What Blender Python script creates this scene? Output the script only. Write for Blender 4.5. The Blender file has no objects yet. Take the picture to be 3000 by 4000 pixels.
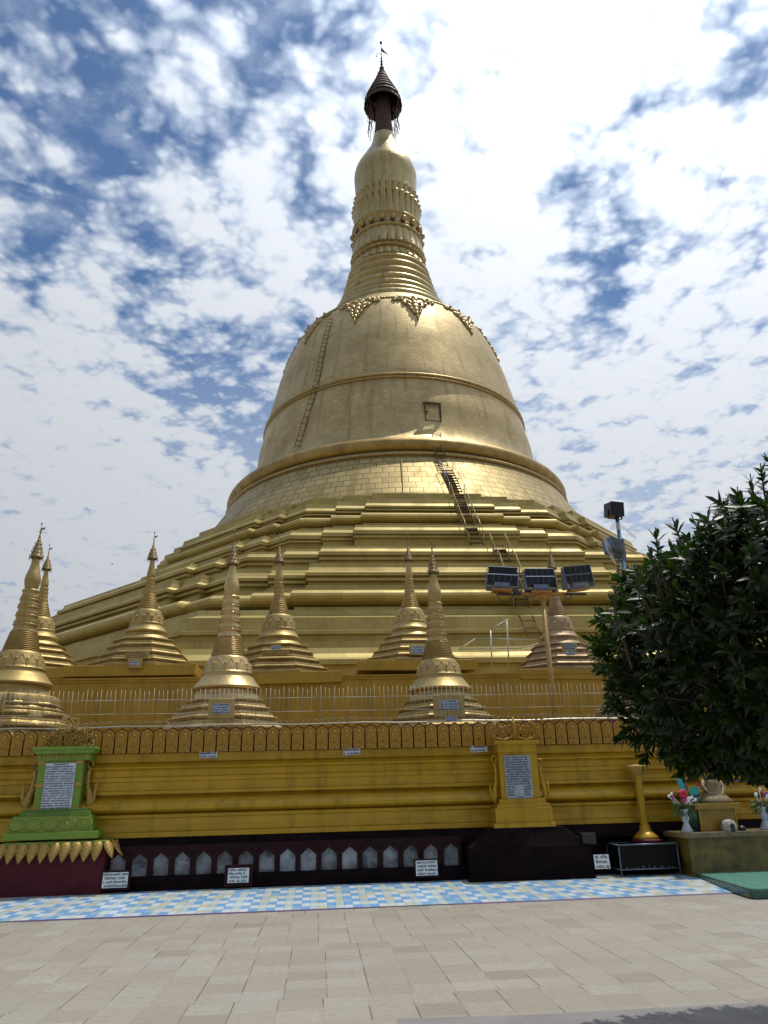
import bpy, bmesh, math, random
from math import sin, cos, pi, radians, sqrt, atan2, hypot, floor
from mathutils import Vector, Matrix
random.seed(7)
S = bpy.context.scene
COL = S.collection

# ------------------------------------------------------------------ camera
HEAD, PITCH, ROLL, FPX, EYE = radians(5.2), radians(20.8), radians(1.52), 2900.0, 1.6
f_ = Vector((sin(HEAD)*cos(PITCH), cos(HEAD)*cos(PITCH), sin(PITCH)))
r_ = Vector((cos(HEAD), -sin(HEAD), 0)); u_ = r_.cross(f_)
CR = r_*cos(ROLL) - u_*sin(ROLL); CU = u_*cos(ROLL) + r_*sin(ROLL)
cam = bpy.data.cameras.new('camera'); camo = bpy.data.objects.new('camera', cam); COL.objects.link(camo)
cam.sensor_fit = 'VERTICAL'; cam.sensor_height = 24.0; cam.lens = 24.0*FPX/4000.0
cam.clip_end = 6000; cam.clip_start = 0.05
m = Matrix((CR, CU, -f_)).transposed().to_4x4(); m.translation = Vector((0, 0, EYE)); camo.matrix_world = m
S.camera = camo
S.render.resolution_x = 768; S.render.resolution_y = 1024

def ray(x, y): return (f_*FPX + CR*(x-1500) + CU*(2000-y)).normalized()
def at(x, y, Y): d = ray(x, y); return Vector((0, 0, EYE)) + d*(Y/d.y)
def atM(x, y):
    # the tiled strip slopes gently up to the wall
    t = ray(x, y); t = t.z/t.y; Y = (EYE-.012+MY*SLP)/(SLP-t); return at(x, y, Y)
def atZ(x, y, Z): d = ray(x, y); return Vector((0, 0, EYE)) + d*((Z-EYE)/d.z)

# ------------------------------------------------------------------ light
SUN_EL, SUN_AZ = radians(71), radians(58)      # azimuth clockwise from +Y
S.view_settings.view_transform = 'Standard'; S.view_settings.look = 'None'
S.view_settings.gamma = 1; S.view_settings.exposure = 0.0
sun = bpy.data.lights.new('sun', 'SUN'); sun.energy = 3.1; sun.angle = radians(0.6); sun.color = (1, .95, .86)
suno = bpy.data.objects.new('sun', sun); COL.objects.link(suno)
SD = Vector((sin(SUN_AZ)*cos(SUN_EL), cos(SUN_AZ)*cos(SUN_EL), sin(SUN_EL)))
suno.rotation_euler = (-SD).to_track_quat('-Z', 'Y').to_euler()

def N(nt, t, **k):
    n = nt.nodes.new(t)
    for a, b in k.items():
        if a.startswith('i_'):
            n.inputs[int(a[2:]) if a[2:].isdigit() else a[2:].replace('_', ' ')].default_value = b
        else: setattr(n, a, b)
    return n
def L(nt, a, b): nt.links.new(a, b)
def M_(nt, op, a, b=None, c=None, clamp=False):
    n = nt.nodes.new('ShaderNodeMath'); n.operation = op; n.use_clamp = clamp
    for i, v in enumerate((a, b, c)):
        if v is None: continue
        if isinstance(v, (int, float)): n.inputs[i].default_value = v
        else: nt.links.new(v, n.inputs[i])
    return n.outputs[0]
def MR(nt, v, a, b, c=0.0, d=1.0, smooth=True):
    n = nt.nodes.new('ShaderNodeMapRange'); n.interpolation_type = 'SMOOTHSTEP' if smooth else 'LINEAR'
    nt.links.new(v, n.inputs[0])
    for i, x in enumerate((a, b, c, d)): n.inputs[i+1].default_value = x
    return n.outputs[0]
def MIX(nt, f, a, b, mode='MIX'):
    n = nt.nodes.new('ShaderNodeMix'); n.data_type = 'RGBA'; n.blend_type = mode
    for s, v in ((0, f), (6, a), (7, b)):
        if isinstance(v, (int, float)): n.inputs[s].default_value = v
        elif isinstance(v, (tuple, list)): n.inputs[s].default_value = (*v[:3], 1)
        else: nt.links.new(v, n.inputs[s])
    return n.outputs[2]

W = bpy.data.worlds.new('World'); S.world = W; W.use_nodes = True
nt = W.node_tree; nt.nodes.clear()
out = N(nt, 'ShaderNodeOutputWorld'); bg = N(nt, 'ShaderNodeBackground'); bg.inputs[1].default_value = 0.1
L(nt, bg.outputs[0], out.inputs[0])
sky = N(nt, 'ShaderNodeTexSky', sky_type='NISHITA', sun_disc=False, sun_elevation=SUN_EL, sun_rotation=SUN_AZ,
        air_density=1.0, dust_density=0.6, ozone_density=1.6)
tc = N(nt, 'ShaderNodeTexCoord'); dirv = tc.outputs['Generated']
sep = N(nt, 'ShaderNodeSeparateXYZ'); L(nt, dirv, sep.inputs[0])
zc = M_(nt, 'MAXIMUM', sep.outputs[2], 0.03); zc = M_(nt, 'ADD', zc, 0.10)
px_ = M_(nt, 'DIVIDE', sep.outputs[0], zc); py_ = M_(nt, 'DIVIDE', sep.outputs[1], zc)
cmb = N(nt, 'ShaderNodeCombineXYZ'); L(nt, px_, cmb.inputs[0]); L(nt, py_, cmb.inputs[1])
n1 = N(nt, 'ShaderNodeTexNoise'); L(nt, cmb.outputs[0], n1.inputs['Vector'])
n1.inputs['Scale'].default_value = 2.0; n1.inputs['Detail'].default_value = 2.0; n1.inputs['Roughness'].default_value = .5
n2 = N(nt, 'ShaderNodeTexNoise'); L(nt, cmb.outputs[0], n2.inputs['Vector'])
n2.inputs['Scale'].default_value = 15.0; n2.inputs['Detail'].default_value = 9.0; n2.inputs['Roughness'].default_value = .55; n2.inputs['Distortion'].default_value = 0.0
n3 = N(nt, 'ShaderNodeTexNoise'); L(nt, cmb.outputs[0], n3.inputs['Vector'])
n3.inputs['Scale'].default_value = 5.5; n3.inputs['Detail'].default_value = 4.0
vor = N(nt, 'ShaderNodeTexVoronoi', feature='SMOOTH_F1'); L(nt, cmb.outputs[0], vor.inputs['Vector'])
vor.inputs['Scale'].default_value = 12.5; vor.inputs['Smoothness'].default_value = .55; vor.inputs['Detail'].default_value = 2.0; vor.inputs['Roughness'].default_value = .55; vor.inputs['Lacunarity'].default_value = 2.3
wrp = N(nt, 'ShaderNodeTexNoise'); L(nt, cmb.outputs[0], wrp.inputs['Vector']); wrp.inputs['Scale'].default_value = 7.0; wrp.inputs['Detail'].default_value = 4.0
wa = N(nt, 'ShaderNodeVectorMath', operation='MULTIPLY_ADD'); L(nt, wrp.outputs['Color'], wa.inputs[0]); wa.inputs[1].default_value = (.07, .07, 0); L(nt, cmb.outputs[0], wa.inputs[2]); L(nt, wa.outputs[0], vor.inputs['Vector'])
hz = M_(nt, 'MULTIPLY_ADD', M_(nt, 'SUBTRACT', 1.0, sep.outputs[2]), .55, -.22)
cov = M_(nt, 'MULTIPLY_ADD', n1.outputs[0], 0.30, -0.08)
cov = M_(nt, 'ADD', cov, M_(nt, 'MULTIPLY_ADD', n2.outputs[0], 1.3, -0.65))
cov = M_(nt, 'ADD', cov, M_(nt, 'MULTIPLY_ADD', n3.outputs[0], 0.55, -0.275))
cov = M_(nt, 'ADD', cov, M_(nt, 'MULTIPLY_ADD', vor.outputs['Distance'], -1.10, 0.99))
cov = M_(nt, 'ADD', cov, hz)
# gaps (negative) and banks (positive) of cloud in given sky directions
BL = [((900, 1520), -.50, 110), ((640, 1390), -.22, 160), ((690, 430), -.10, 90), ((250, 560), -.22, 60), ((1120, 60), -.3, 130),
      ((540, 0), -.2, 200), ((2330, 1130), -.48, 150), ((2290, 750), -.38, 160), ((2270, 480), -.2, 160), ((2420, 880), -.22, 200),
      ((1140, 330), -.06, 200), ((460, 880), -.14, 120), ((150, 1200), -.08, 130), ((330, 700), -.12, 200), ((60, 150), -.14, 130), ((2990, 300), -.30, 300), ((2480, 1950), -.2, 500),
      ((2500, 150), .5, 16), ((1900, 900), .28, 30), ((1000, 1000), .22, 45), ((2600, 1500), .25, 18), ((300, 1900), .42, 12), ((2000, 300), .2, 40)]
for (x, y), a, k in BL:
    dv = ray(x, y)
    vm = N(nt, 'ShaderNodeVectorMath', operation='DOT_PRODUCT'); L(nt, dirv, vm.inputs[0]); vm.inputs[1].default_value = dv
    p = M_(nt, 'POWER', M_(nt, 'MAXIMUM', vm.outputs['Value'], 0.0), float(k)*3)
    cov = M_(nt, 'MULTIPLY_ADD', p, a, cov)
mask = MR(nt, cov, -0.55, 0.26)
mask = M_(nt, 'MAXIMUM', mask, MR(nt, n2.outputs[0], .40, .75, .04, .42))
mask = M_(nt, 'MAXIMUM', mask, MR(nt, sep.outputs[2], .62, .30, 0, .72))
nf_ = N(nt, 'ShaderNodeTexNoise'); L(nt, cmb.outputs[0], nf_.inputs['Vector']); nf_.inputs['Scale'].default_value = 26.0; nf_.inputs['Detail'].default_value = 8.0; nf_.inputs['Roughness'].default_value = .6; nf_.inputs['Distortion'].default_value = .5
thick = MR(nt, M_(nt, 'MULTIPLY_ADD', nf_.outputs[0], 1.1, M_(nt, 'ADD', cov, -.55)), -0.15, 0.42)
cloud = MIX(nt, thick, (7.6, 8.7, 10.4), (9.9, 10.4, 11.2))
vm = N(nt, 'ShaderNodeVectorMath', operation='DOT_PRODUCT'); L(nt, dirv, vm.inputs[0]); vm.inputs[1].default_value = SD
dsun = M_(nt, 'MAXIMUM', vm.outputs['Value'], 0.0)
g = M_(nt, 'MULTIPLY_ADD', M_(nt, 'POWER', dsun, 6.0), 0.85, 0.44)
g = M_(nt, 'MULTIPLY_ADD', dsun, 0.40, g)
sc_ = N(nt, 'ShaderNodeVectorMath', operation='SCALE'); L(nt, cloud, sc_.inputs[0]); L(nt, g, sc_.inputs[3])
skyc = MIX(nt, 1.0, sky.outputs[0], (.55, .76, .95), 'MULTIPLY')
fin = MIX(nt, mask, skyc, sc_.outputs[0])
L(nt, fin, bg.inputs[0])

# ------------------------------------------------------------------ materials
def mat(name, col, rough=.5, metal=0.0, spec=.5, var=0.0, vscale=4.0, bump=0.0, bscale=30.0, col2=None, streak=0.0, trans=0.0):
    m = bpy.data.materials.new(name); m.use_nodes = True; nt = m.node_tree
    b = nt.nodes['Principled BSDF']
    b.inputs['Roughness'].default_value = rough; b.inputs['Metallic'].default_value = metal
    b.inputs['Specular IOR Level'].default_value = spec
    c = (*col, 1); b.inputs['Base Color'].default_value = c
    t = N(nt, 'ShaderNodeTexCoord'); co = t.outputs['Object']
    if var or col2:
        n = N(nt, 'ShaderNodeTexNoise'); L(nt, co, n.inputs['Vector']); n.inputs['Scale'].default_value = vscale
        n.inputs['Detail'].default_value = 6; n.inputs['Roughness'].default_value = .6
        fac = MR(nt, n.outputs[0], .3, .7)
        c2 = col2 if col2 else tuple(x*(1-var) for x in col)
        cc = MIX(nt, fac, col, c2)
        if streak:
            mp = N(nt, 'ShaderNodeMapping'); mp.inputs['Scale'].default_value = (5, 5, .35); L(nt, co, mp.inputs[0])
            n4 = N(nt, 'ShaderNodeTexNoise'); L(nt, mp.outputs[0], n4.inputs['Vector']); n4.inputs['Scale'].default_value = 1.2; n4.inputs['Detail'].default_value = 5
            cc = MIX(nt, M_(nt, 'MULTIPLY', MR(nt, n4.outputs[0], .5, .75), streak), cc, tuple(x*.45 for x in col))
        L(nt, cc, b.inputs['Base Color'])
        L(nt, MR(nt, n.outputs[0], .3, .7, rough*.85, min(1, rough*1.2), False), b.inputs['Roughness'])
    if bump:
        n = N(nt, 'ShaderNodeTexNoise'); L(nt, co, n.inputs['Vector']); n.inputs['Scale'].default_value = bscale; n.inputs['Detail'].default_value = 5
        bp = N(nt, 'ShaderNodeBump'); bp.inputs['Strength'].default_value = bump; bp.inputs['Distance'].default_value = .02
        L(nt, n.outputs[0], bp.inputs['Height']); L(nt, bp.outputs[0], b.inputs['Normal'])
    return m

def mat_plates(name, ca, cb, bw, bh, uscale, rough=.38, metal=.85, mortar=.03, dark=.5, bumpd=.012):
    """gold plates laid in courses round a vertical axis"""
    m = bpy.data.materials.new(name); m.use_nodes = True; nt = m.node_tree; b = nt.nodes['Principled BSDF']
    t = N(nt, 'ShaderNodeTexCoord'); s = N(nt, 'ShaderNodeSeparateXYZ'); L(nt, t.outputs['Object'], s.inputs[0])
    th = M_(nt, 'ARCTAN2', s.outputs[0], M_(nt, 'MULTIPLY', s.outputs[1], -1.0))
    u = M_(nt, 'MULTIPLY', th, uscale)
    wn = N(nt, 'ShaderNodeTexNoise'); L(nt, t.outputs['Object'], wn.inputs['Vector']); wn.inputs['Scale'].default_value = .5
    v = M_(nt, 'ADD', s.outputs[2], M_(nt, 'MULTIPLY', wn.outputs[0], .05))
    c = N(nt, 'ShaderNodeCombineXYZ'); L(nt, u, c.inputs[0]); L(nt, v, c.inputs[1])
    br = N(nt, 'ShaderNodeTexBrick'); L(nt, c.outputs[0], br.inputs['Vector']); br.inputs['Scale'].default_value = 1
    br.inputs['Brick Width'].default_value = bw; br.inputs['Row Height'].default_value = bh; br.inputs['Mortar Size'].default_value = mortar*bh
    br.inputs['Mortar Smooth'].default_value = .3
    br.inputs['Color1'].default_value = (*ca, 1); br.inputs['Color2'].default_value = (*cb, 1); br.inputs['Mortar'].default_value = (*[x*dark for x in ca], 1)
    n = N(nt, 'ShaderNodeTexNoise'); L(nt, t.outputs['Object'], n.inputs['Vector']); n.inputs['Scale'].default_value = .35; n.inputs['Detail'].default_value = 8; n.inputs['Roughness'].default_value = .65
    cc = MIX(nt, MR(nt, n.outputs[0], .35, .7, 0, .55), br.outputs['Color'], tuple(x*.72 for x in cb))
    c2 = N(nt, 'ShaderNodeCombineXYZ'); L(nt, M_(nt, 'MULTIPLY', u, 1.4), c2.inputs[0]); L(nt, M_(nt, 'MULTIPLY', s.outputs[2], .16), c2.inputs[1])
    n4 = N(nt, 'ShaderNodeTexNoise'); L(nt, c2.outputs[0], n4.inputs['Vector']); n4.inputs['Scale'].default_value = 1.0; n4.inputs['Detail'].default_value = 6
    cc = MIX(nt, MR(nt, n4.outputs[0], .50, .74, 0, .65), cc, (ca[0]*.5, ca[1]*.42, ca[2]*.3))
    L(nt, cc, b.inputs['Base Color'])
    b.inputs['Metallic'].default_value = metal
    L(nt, MR(nt, n.outputs[0], .3, .7, rough*.8, rough*1.25, False), b.inputs['Roughness'])
    hgt = M_(nt, 'MULTIPLY_ADD', br.outputs['Fac'], -1.0, M_(nt, 'MULTIPLY', n.outputs[0], .6))
    # plates are slightly tilted against each other
    wv = N(nt, 'ShaderNodeTexNoise'); L(nt, t.outputs['Object'], wv.inputs['Vector']); wv.inputs['Scale'].default_value = 1.6; wv.inputs['Detail'].default_value = 3
    hgt = M_(nt, 'ADD', hgt, M_(nt, 'MULTIPLY', wv.outputs[0], 2.0))
    bp = N(nt, 'ShaderNodeBump'); bp.inputs['Strength'].default_value = .35; bp.inputs['Distance'].default_value = bumpd
    L(nt, hgt, bp.inputs['Height']); L(nt, bp.outputs[0], b.inputs['Normal'])
    return m

G1a, G1b = (.53, .405, .195), (.43, .325, .15)
M = {}
M['bell'] = mat_plates('gold_plates_small', G1a, G1b, .75, .34, 16, rough=.50, metal=.78, mortar=.09, dark=.68)
M['drum'] = mat_plates('gold_plates_large', (.45, .345, .145), (.34, .26, .105), 1.15, .72, 21, rough=.50, mortar=.085, dark=.38)
M['spire'] = mat_plates('gold_plates_spire', (.47, .365, .17), (.40, .305, .13), .6, .5, 5, rough=.36)
M['lip'] = mat('lip_ring_gold', (.40, .27, .09), .48, .85, var=.35, vscale=.8, bump=.1, bscale=2)
M['relief'] = mat('gold_relief', (.42, .31, .13), .42, .8, var=.35, vscale=3)
M['terrace'] = mat('terrace_gold_paint', (.42, .325, .10), .53, .45, var=.22, vscale=.5, bump=.14, bscale=2.5, streak=.4)
M['stupa_a'] = mat('stupa_bright_gold', (.54, .39, .17), .34, .8, var=.18, vscale=3, bump=.25, bscale=14, streak=.2)
M['stupa_b'] = mat('stupa_gold_paint', (.44, .32, .12), .46, .65, var=.2, vscale=3, bump=.2, bscale=14, streak=.25)
M['stupa_c'] = mat('stupa_dull_gold', (.42, .30, .105), .48, .6, var=.25, vscale=3, bump=.2, bscale=14, streak=.35)
M['hti'] = mat('umbrella_gilt', (.30, .215, .10), .6, .5, var=.4, vscale=20)
M['hti_dark'] = mat('umbrella_weathered_bronze', (.075, .035, .02), .7, .2, var=.4, vscale=3)
M['ywall'] = mat('yellow_enamel', (.43, .25, .008), .36, .28, var=.22, vscale=2.2, bump=.22, bscale=5, streak=.6)
M['ywall2'] = mat('ochre_wall_paint', (.41, .25, .016), .5, .1, var=.25, vscale=1.1, bump=.15, bscale=4, streak=.55)
M['stupa_d'] = mat('stupa_pinkish_gold', (.37, .26, .14), .5, .5, var=.25, vscale=3, bump=.2, bscale=14, streak=.3)
M['leafy'] = mat('carved_leaf_gold', (.40, .21, .015), .5, .15, var=.35, vscale=22, bump=.9, bscale=45)
M['maroon'] = mat('maroon_paint', (.07, .006, .011), .5, spec=.2, var=.3, vscale=4)
M['plinth'] = mat('dark_plinth', (.010, .0045, .006), .6, spec=.06, var=.5, vscale=3, bump=.15, bscale=9)
M['maroon_d'] = mat('dark_maroon_paint', (.022, .004, .006), .5, spec=.15, var=.4, vscale=5)
M['nichew'] = mat('niche_whitewash', (.46, .50, .55), .6, var=.75, vscale=3.2)
M['nichew2'] = mat('niche_whitewash_stained', (.34, .37, .41), .6, var=.85, vscale=4)
M['nichew3'] = mat('niche_whitewash_sooty', (.10, .105, .115), .6, var=.85, vscale=5, col2=(.3, .33, .36))
M['green'] = mat('green_paint', (.15, .25, .018), .45, var=.2, vscale=5)
M['greend'] = mat('deep_green_paint', (.075, .15, .008), .45, var=.2, vscale=5)
M['gleaf'] = mat('gilded_carving', (.46, .29, .06), .5, .2, var=.5, vscale=30, bump=.6, bscale=60)
M['marble'] = mat('marble_tablet', (.50, .54, .62), .4, var=.12, vscale=8)
M['marble2'] = mat('grey_marble_tablet', (.30, .33, .38), .4, var=.15, vscale=8)
M['ink'] = mat('engraved_black_ink', (.03, .03, .05), .6)
M['white'] = mat('white_board', (.62, .66, .68), .5, var=.15, vscale=6)
M['bluew'] = mat('pale_blue_card', (.42, .52, .68), .5, var=.1)
M['wire'] = mat('galvanised_wire', (.40, .38, .28), .45, .1, var=.3, vscale=20)
M['rail'] = mat('pale_steel_rail', (.55, .55, .50), .35, .6, var=.2, vscale=8)
M['rust'] = mat('rusty_iron', (.13, .08, .04), .7, .3, var=.5, vscale=12)
M['olive'] = mat('olive_painted_iron', (.30, .24, .07), .5, .4, var=.3, vscale=8)
M['pole'] = mat('ochre_pole_paint', (.42, .26, .07), .45, .1, var=.25, vscale=3)
M['bluepole'] = mat('blue_pole_paint', (.05, .22, .38), .4, .1, var=.2, vscale=4)
M['lampgrey'] = mat('lamp_housing_grey', (.13, .16, .21), .4, .4, var=.15, vscale=8)
M['lampglass'] = mat('dark_lamp_glass', (.008, .009, .012), .3, 0, spec=.25)
M['blackm'] = mat('sooty_black', (.006, .006, .006), .6, spec=.1)
M['black'] = mat('black_paint', (.012, .012, .013), .35, var=.3, vscale=8)
M['silver'] = mat('silver_trim', (.6, .62, .66), .25, .9)
M['orange'] = mat('orange_primer', (.45, .20, .05), .5, .1, var=.2)
M['teal'] = mat('teal_cloth', (.02, .33, .34), .6)
M['red'] = mat('red_petals', (.55, .02, .05), .5, var=.3, vscale=40)
M['pink'] = mat('pink_petals', (.45, .06, .25), .5)
M['wpetal'] = mat('white_petals', (.75, .75, .75), .5)
M['stem'] = mat('green_stems', (.08, .14, .02), .5, var=.4, vscale=30)
M['china'] = mat('white_china', (.42, .46, .52), .2, var=.35, vscale=14)
M['tileg'] = mat('green_tile_slab', (.13, .34, .26), .22, var=.3, vscale=8)
M['tilegd'] = mat('green_tile_edge', (.04, .12, .09), .25, var=.5, vscale=14)
M['altar'] = mat('mottled_altar_tiles', (.16, .11, .015), .25, var=.7, vscale=4, bump=.1)
M['altary'] = mat('altar_yellow', (.30, .18, .015), .35, var=.3, vscale=4)
M['altartop'] = mat('altar_edge_stone', (.22, .16, .08), .3, var=.5, vscale=10)
M['altartop2'] = mat('dirty_white_stone', (.42, .40, .34), .6, var=.6, vscale=25, bump=.5, bscale=60)
M['scale'] = mat('statue_robe', (.28, .21, .10), .5, .2, var=.6, vscale=40, bump=.6, bscale=60)
M['skin'] = mat('statue_face', (.45, .25, .12), .5)
M['bark'] = mat('tree_bark', (.10, .075, .05), .85, var=.4, vscale=9, bump=.6, bscale=20)
m_ = mat('clear_plastic', (.75, .77, .80), .25); M['plastic'] = m_
b = m_.node_tree.nodes['Principled BSDF']; b.inputs['Alpha'].default_value = .45
# leaf
m_ = bpy.data.materials.new('leaf'); m_.use_nodes = True; nt = m_.node_tree; b = nt.nodes['Principled BSDF']
oi = N(nt, 'ShaderNodeNewGeometry'); rn = oi.outputs['Random Per Island']
cl = MIX(nt, rn, (.006, .015, .003), (.024, .044, .005)); L(nt, cl, b.inputs['Base Color'])
b.inputs['Roughness'].default_value = .42; b.inputs['Specular IOR Level'].default_value = .25
tr = N(nt, 'ShaderNodeBsdfTranslucent'); L(nt, MIX(nt, rn, (.03, .10, .006), (.10, .22, .015)), tr.inputs[0])
mx = N(nt, 'ShaderNodeMixShader'); mx.inputs[0].default_value = .12
L(nt, b.outputs[0], mx.inputs[1]); L(nt, tr.outputs[0], mx.inputs[2]); L(nt, mx.outputs[0], nt.nodes['Material Output'].inputs[0])
M['leaf'] = m_

# paving : beige travertine squares
def tilemat(name, sx, sy, kind):
    m = bpy.data.materials.new(name); m.use_nodes = True; nt = m.node_tree; b = nt.nodes['Principled BSDF']
    t = N(nt, 'ShaderNodeTexCoord'); s = N(nt, 'ShaderNodeSeparateXYZ'); L(nt, t.outputs['Object'], s.inputs[0])
    X, Y = s.outputs[0], s.outputs[1]
    vy = M_(nt, 'DIVIDE', Y, sy); iy = M_(nt, 'FLOOR', vy)
    if kind == 'paving':
        band = M_(nt, 'FLOOR', M_(nt, 'DIVIDE', M_(nt, 'ADD', vy, .0), 7.0))      # fields laid with a shifted start
        wn0 = N(nt, 'ShaderNodeTexWhiteNoise', noise_dimensions='1D'); L(nt, band, wn0.inputs['W'])
        X = M_(nt, 'ADD', X, M_(nt, 'MULTIPLY', wn0.outputs[0], sx))
    vx = M_(nt, 'DIVIDE', X, sx); ix = M_(nt, 'FLOOR', vx)
    c = N(nt, 'ShaderNodeCombineXYZ'); L(nt, ix, c.inputs[0]); L(nt, iy, c.inputs[1])
    wn = N(nt, 'ShaderNodeTexWhiteNoise', noise_dimensions='2D'); L(nt, c.outputs[0], wn.inputs['Vector'])
    fx = M_(nt, 'FRACT', vx); fy = M_(nt, 'FRACT', vy)
    ex = M_(nt, 'MINIMUM', fx, M_(nt, 'SUBTRACT', 1.0, fx)); ey = M_(nt, 'MINIMUM', fy, M_(nt, 'SUBTRACT', 1.0, fy))
    if kind == 'paving':
        n = N(nt, 'ShaderNodeTexNoise'); L(nt, t.outputs['Object'], n.inputs['Vector']); n.inputs['Scale'].default_value = 14; n.inputs['Detail'].default_value = 8; n.inputs['Roughness'].default_value = .65
        nb = N(nt, 'ShaderNodeTexNoise'); L(nt, t.outputs['Object'], nb.inputs['Vector']); nb.inputs['Scale'].default_value = .5; nb.inputs['Detail'].default_value = 5
        r = N(nt, 'ShaderNodeValToRGB'); e = r.color_ramp.elements
        e[0].position = 0; e[0].color = (0.251, 0.220, 0.173, 1); e[1].position = 1; e[1].color = (0.358, 0.329, 0.274, 1)
        for p, col in ((.07, (0.284, 0.252, 0.204, 1)), (.3, (0.307, 0.275, 0.221, 1)), (.6, (0.321, 0.288, 0.235, 1)), (.85, (0.335, 0.307, 0.252, 1))):
            q = e.new(p); q.color = col
        L(nt, wn.outputs[0], r.inputs[0])
        cc = MIX(nt, MR(nt, n.outputs[0], .35, .75, 0, .55), r.outputs[0], (.19, .165, .135))
        cc = MIX(nt, MR(nt, nb.outputs[0], .42, .7, 0, .35), cc, (.26, .24, .205))
        nj = N(nt, 'ShaderNodeTexNoise'); L(nt, t.outputs['Object'], nj.inputs['Vector']); nj.inputs['Scale'].default_value = 1.7
        jx = M_(nt, 'MULTIPLY', MR(nt, ex, .006, .022, 1, 0), MR(nt, nj.outputs[0], .42, .6, .15, .9))
        jy = M_(nt, 'MULTIPLY', MR(nt, ey, .006, .02, 1, 0), .22)
        j = M_(nt, 'MAXIMUM', jx, jy)
        cc = MIX(nt, j, cc, (.07, .06, .055))
        # pale dried stains
        st = N(nt, 'ShaderNodeTexNoise'); L(nt, t.outputs['Object'], st.inputs['Vector']); st.inputs['Scale'].default_value = .9; st.inputs['Detail'].default_value = 7
        cc = MIX(nt, MR(nt, st.outputs[0], .60, .72, 0, .35), cc, (.36, .355, .35))
        L(nt, cc, b.inputs['Base Color']); L(nt, MR(nt, n.outputs[0], .3, .7, .42, .62, False), b.inputs['Roughness'])
        h = M_(nt, 'MULTIPLY_ADD', n.outputs[0], .25, M_(nt, 'MULTIPLY', j, -1.0))
    else:
        a3 = M_(nt, 'FLOORED_MODULO', ix, 3.0); b2 = M_(nt, 'FLOORED_MODULO', M_(nt, 'ADD', iy, M_(nt, 'FLOORED_MODULO', ix, 2.0)), 2.0)
        is2 = M_(nt, 'COMPARE', a3, 2.0, .1)
        bw = MIX(nt, b2, (.20, .43, .72), (.66, .73, .78))
        cg = MIX(nt, b2, (.62, .68, .62), (.48, .59, .62))
        cc = MIX(nt, is2, bw, cg)
        cc = MIX(nt, M_(nt, 'GREATER_THAN', wn.outputs[0], .84), cc, MIX(nt, b2, (.60, .60, .42), (.33, .52, .70)))
        j = MR(nt, M_(nt, 'MINIMUM', M_(nt, 'MULTIPLY', ex, sx), M_(nt, 'MULTIPLY', ey, sy)), .002, .005, 1, 0)
        cc = MIX(nt, M_(nt, 'MULTIPLY', j, .5), cc, (.12, .15, .17))
        n = N(nt, 'ShaderNodeTexNoise'); L(nt, t.outputs['Object'], n.inputs['Vector']); n.inputs['Scale'].default_value = 3; n.inputs['Detail'].default_value = 6
        cc = MIX(nt, MR(nt, n.outputs[0], .45, .75, 0, .3), cc, (.35, .36, .34))
        L(nt, cc, b.inputs['Base Color']); b.inputs['Roughness'].default_value = .16
        h = M_(nt, 'ADD', M_(nt, 'MULTIPLY', j, -1.0), M_(nt, 'MULTIPLY', wn.outputs[0], .3))
        h = M_(nt, 'ADD', h, M_(nt, 'MULTIPLY', n.outputs[0], 2.0))
    bp = N(nt, 'ShaderNodeBump'); bp.inputs['Strength'].default_value = .3; bp.inputs['Distance'].default_value = .006
    L(nt, h, bp.inputs['Height']); L(nt, bp.outputs[0], b.inputs['Normal'])
    return m
M['paving'] = tilemat('travertine_paving', .37, .35, 'paving')
M['mosaic'] = tilemat('blue_white_tiles', .132, .262, 'mosaic')
M['greystrip'] = mat('grey_strip_tone', (.24, .225, .225), .5, var=.25, vscale=2, bump=.2)  # mottled grey for the strip at the near right
M['purple'] = mat('purple_tile_edge', (.10, .05, .16), .4, var=.3)

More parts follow.
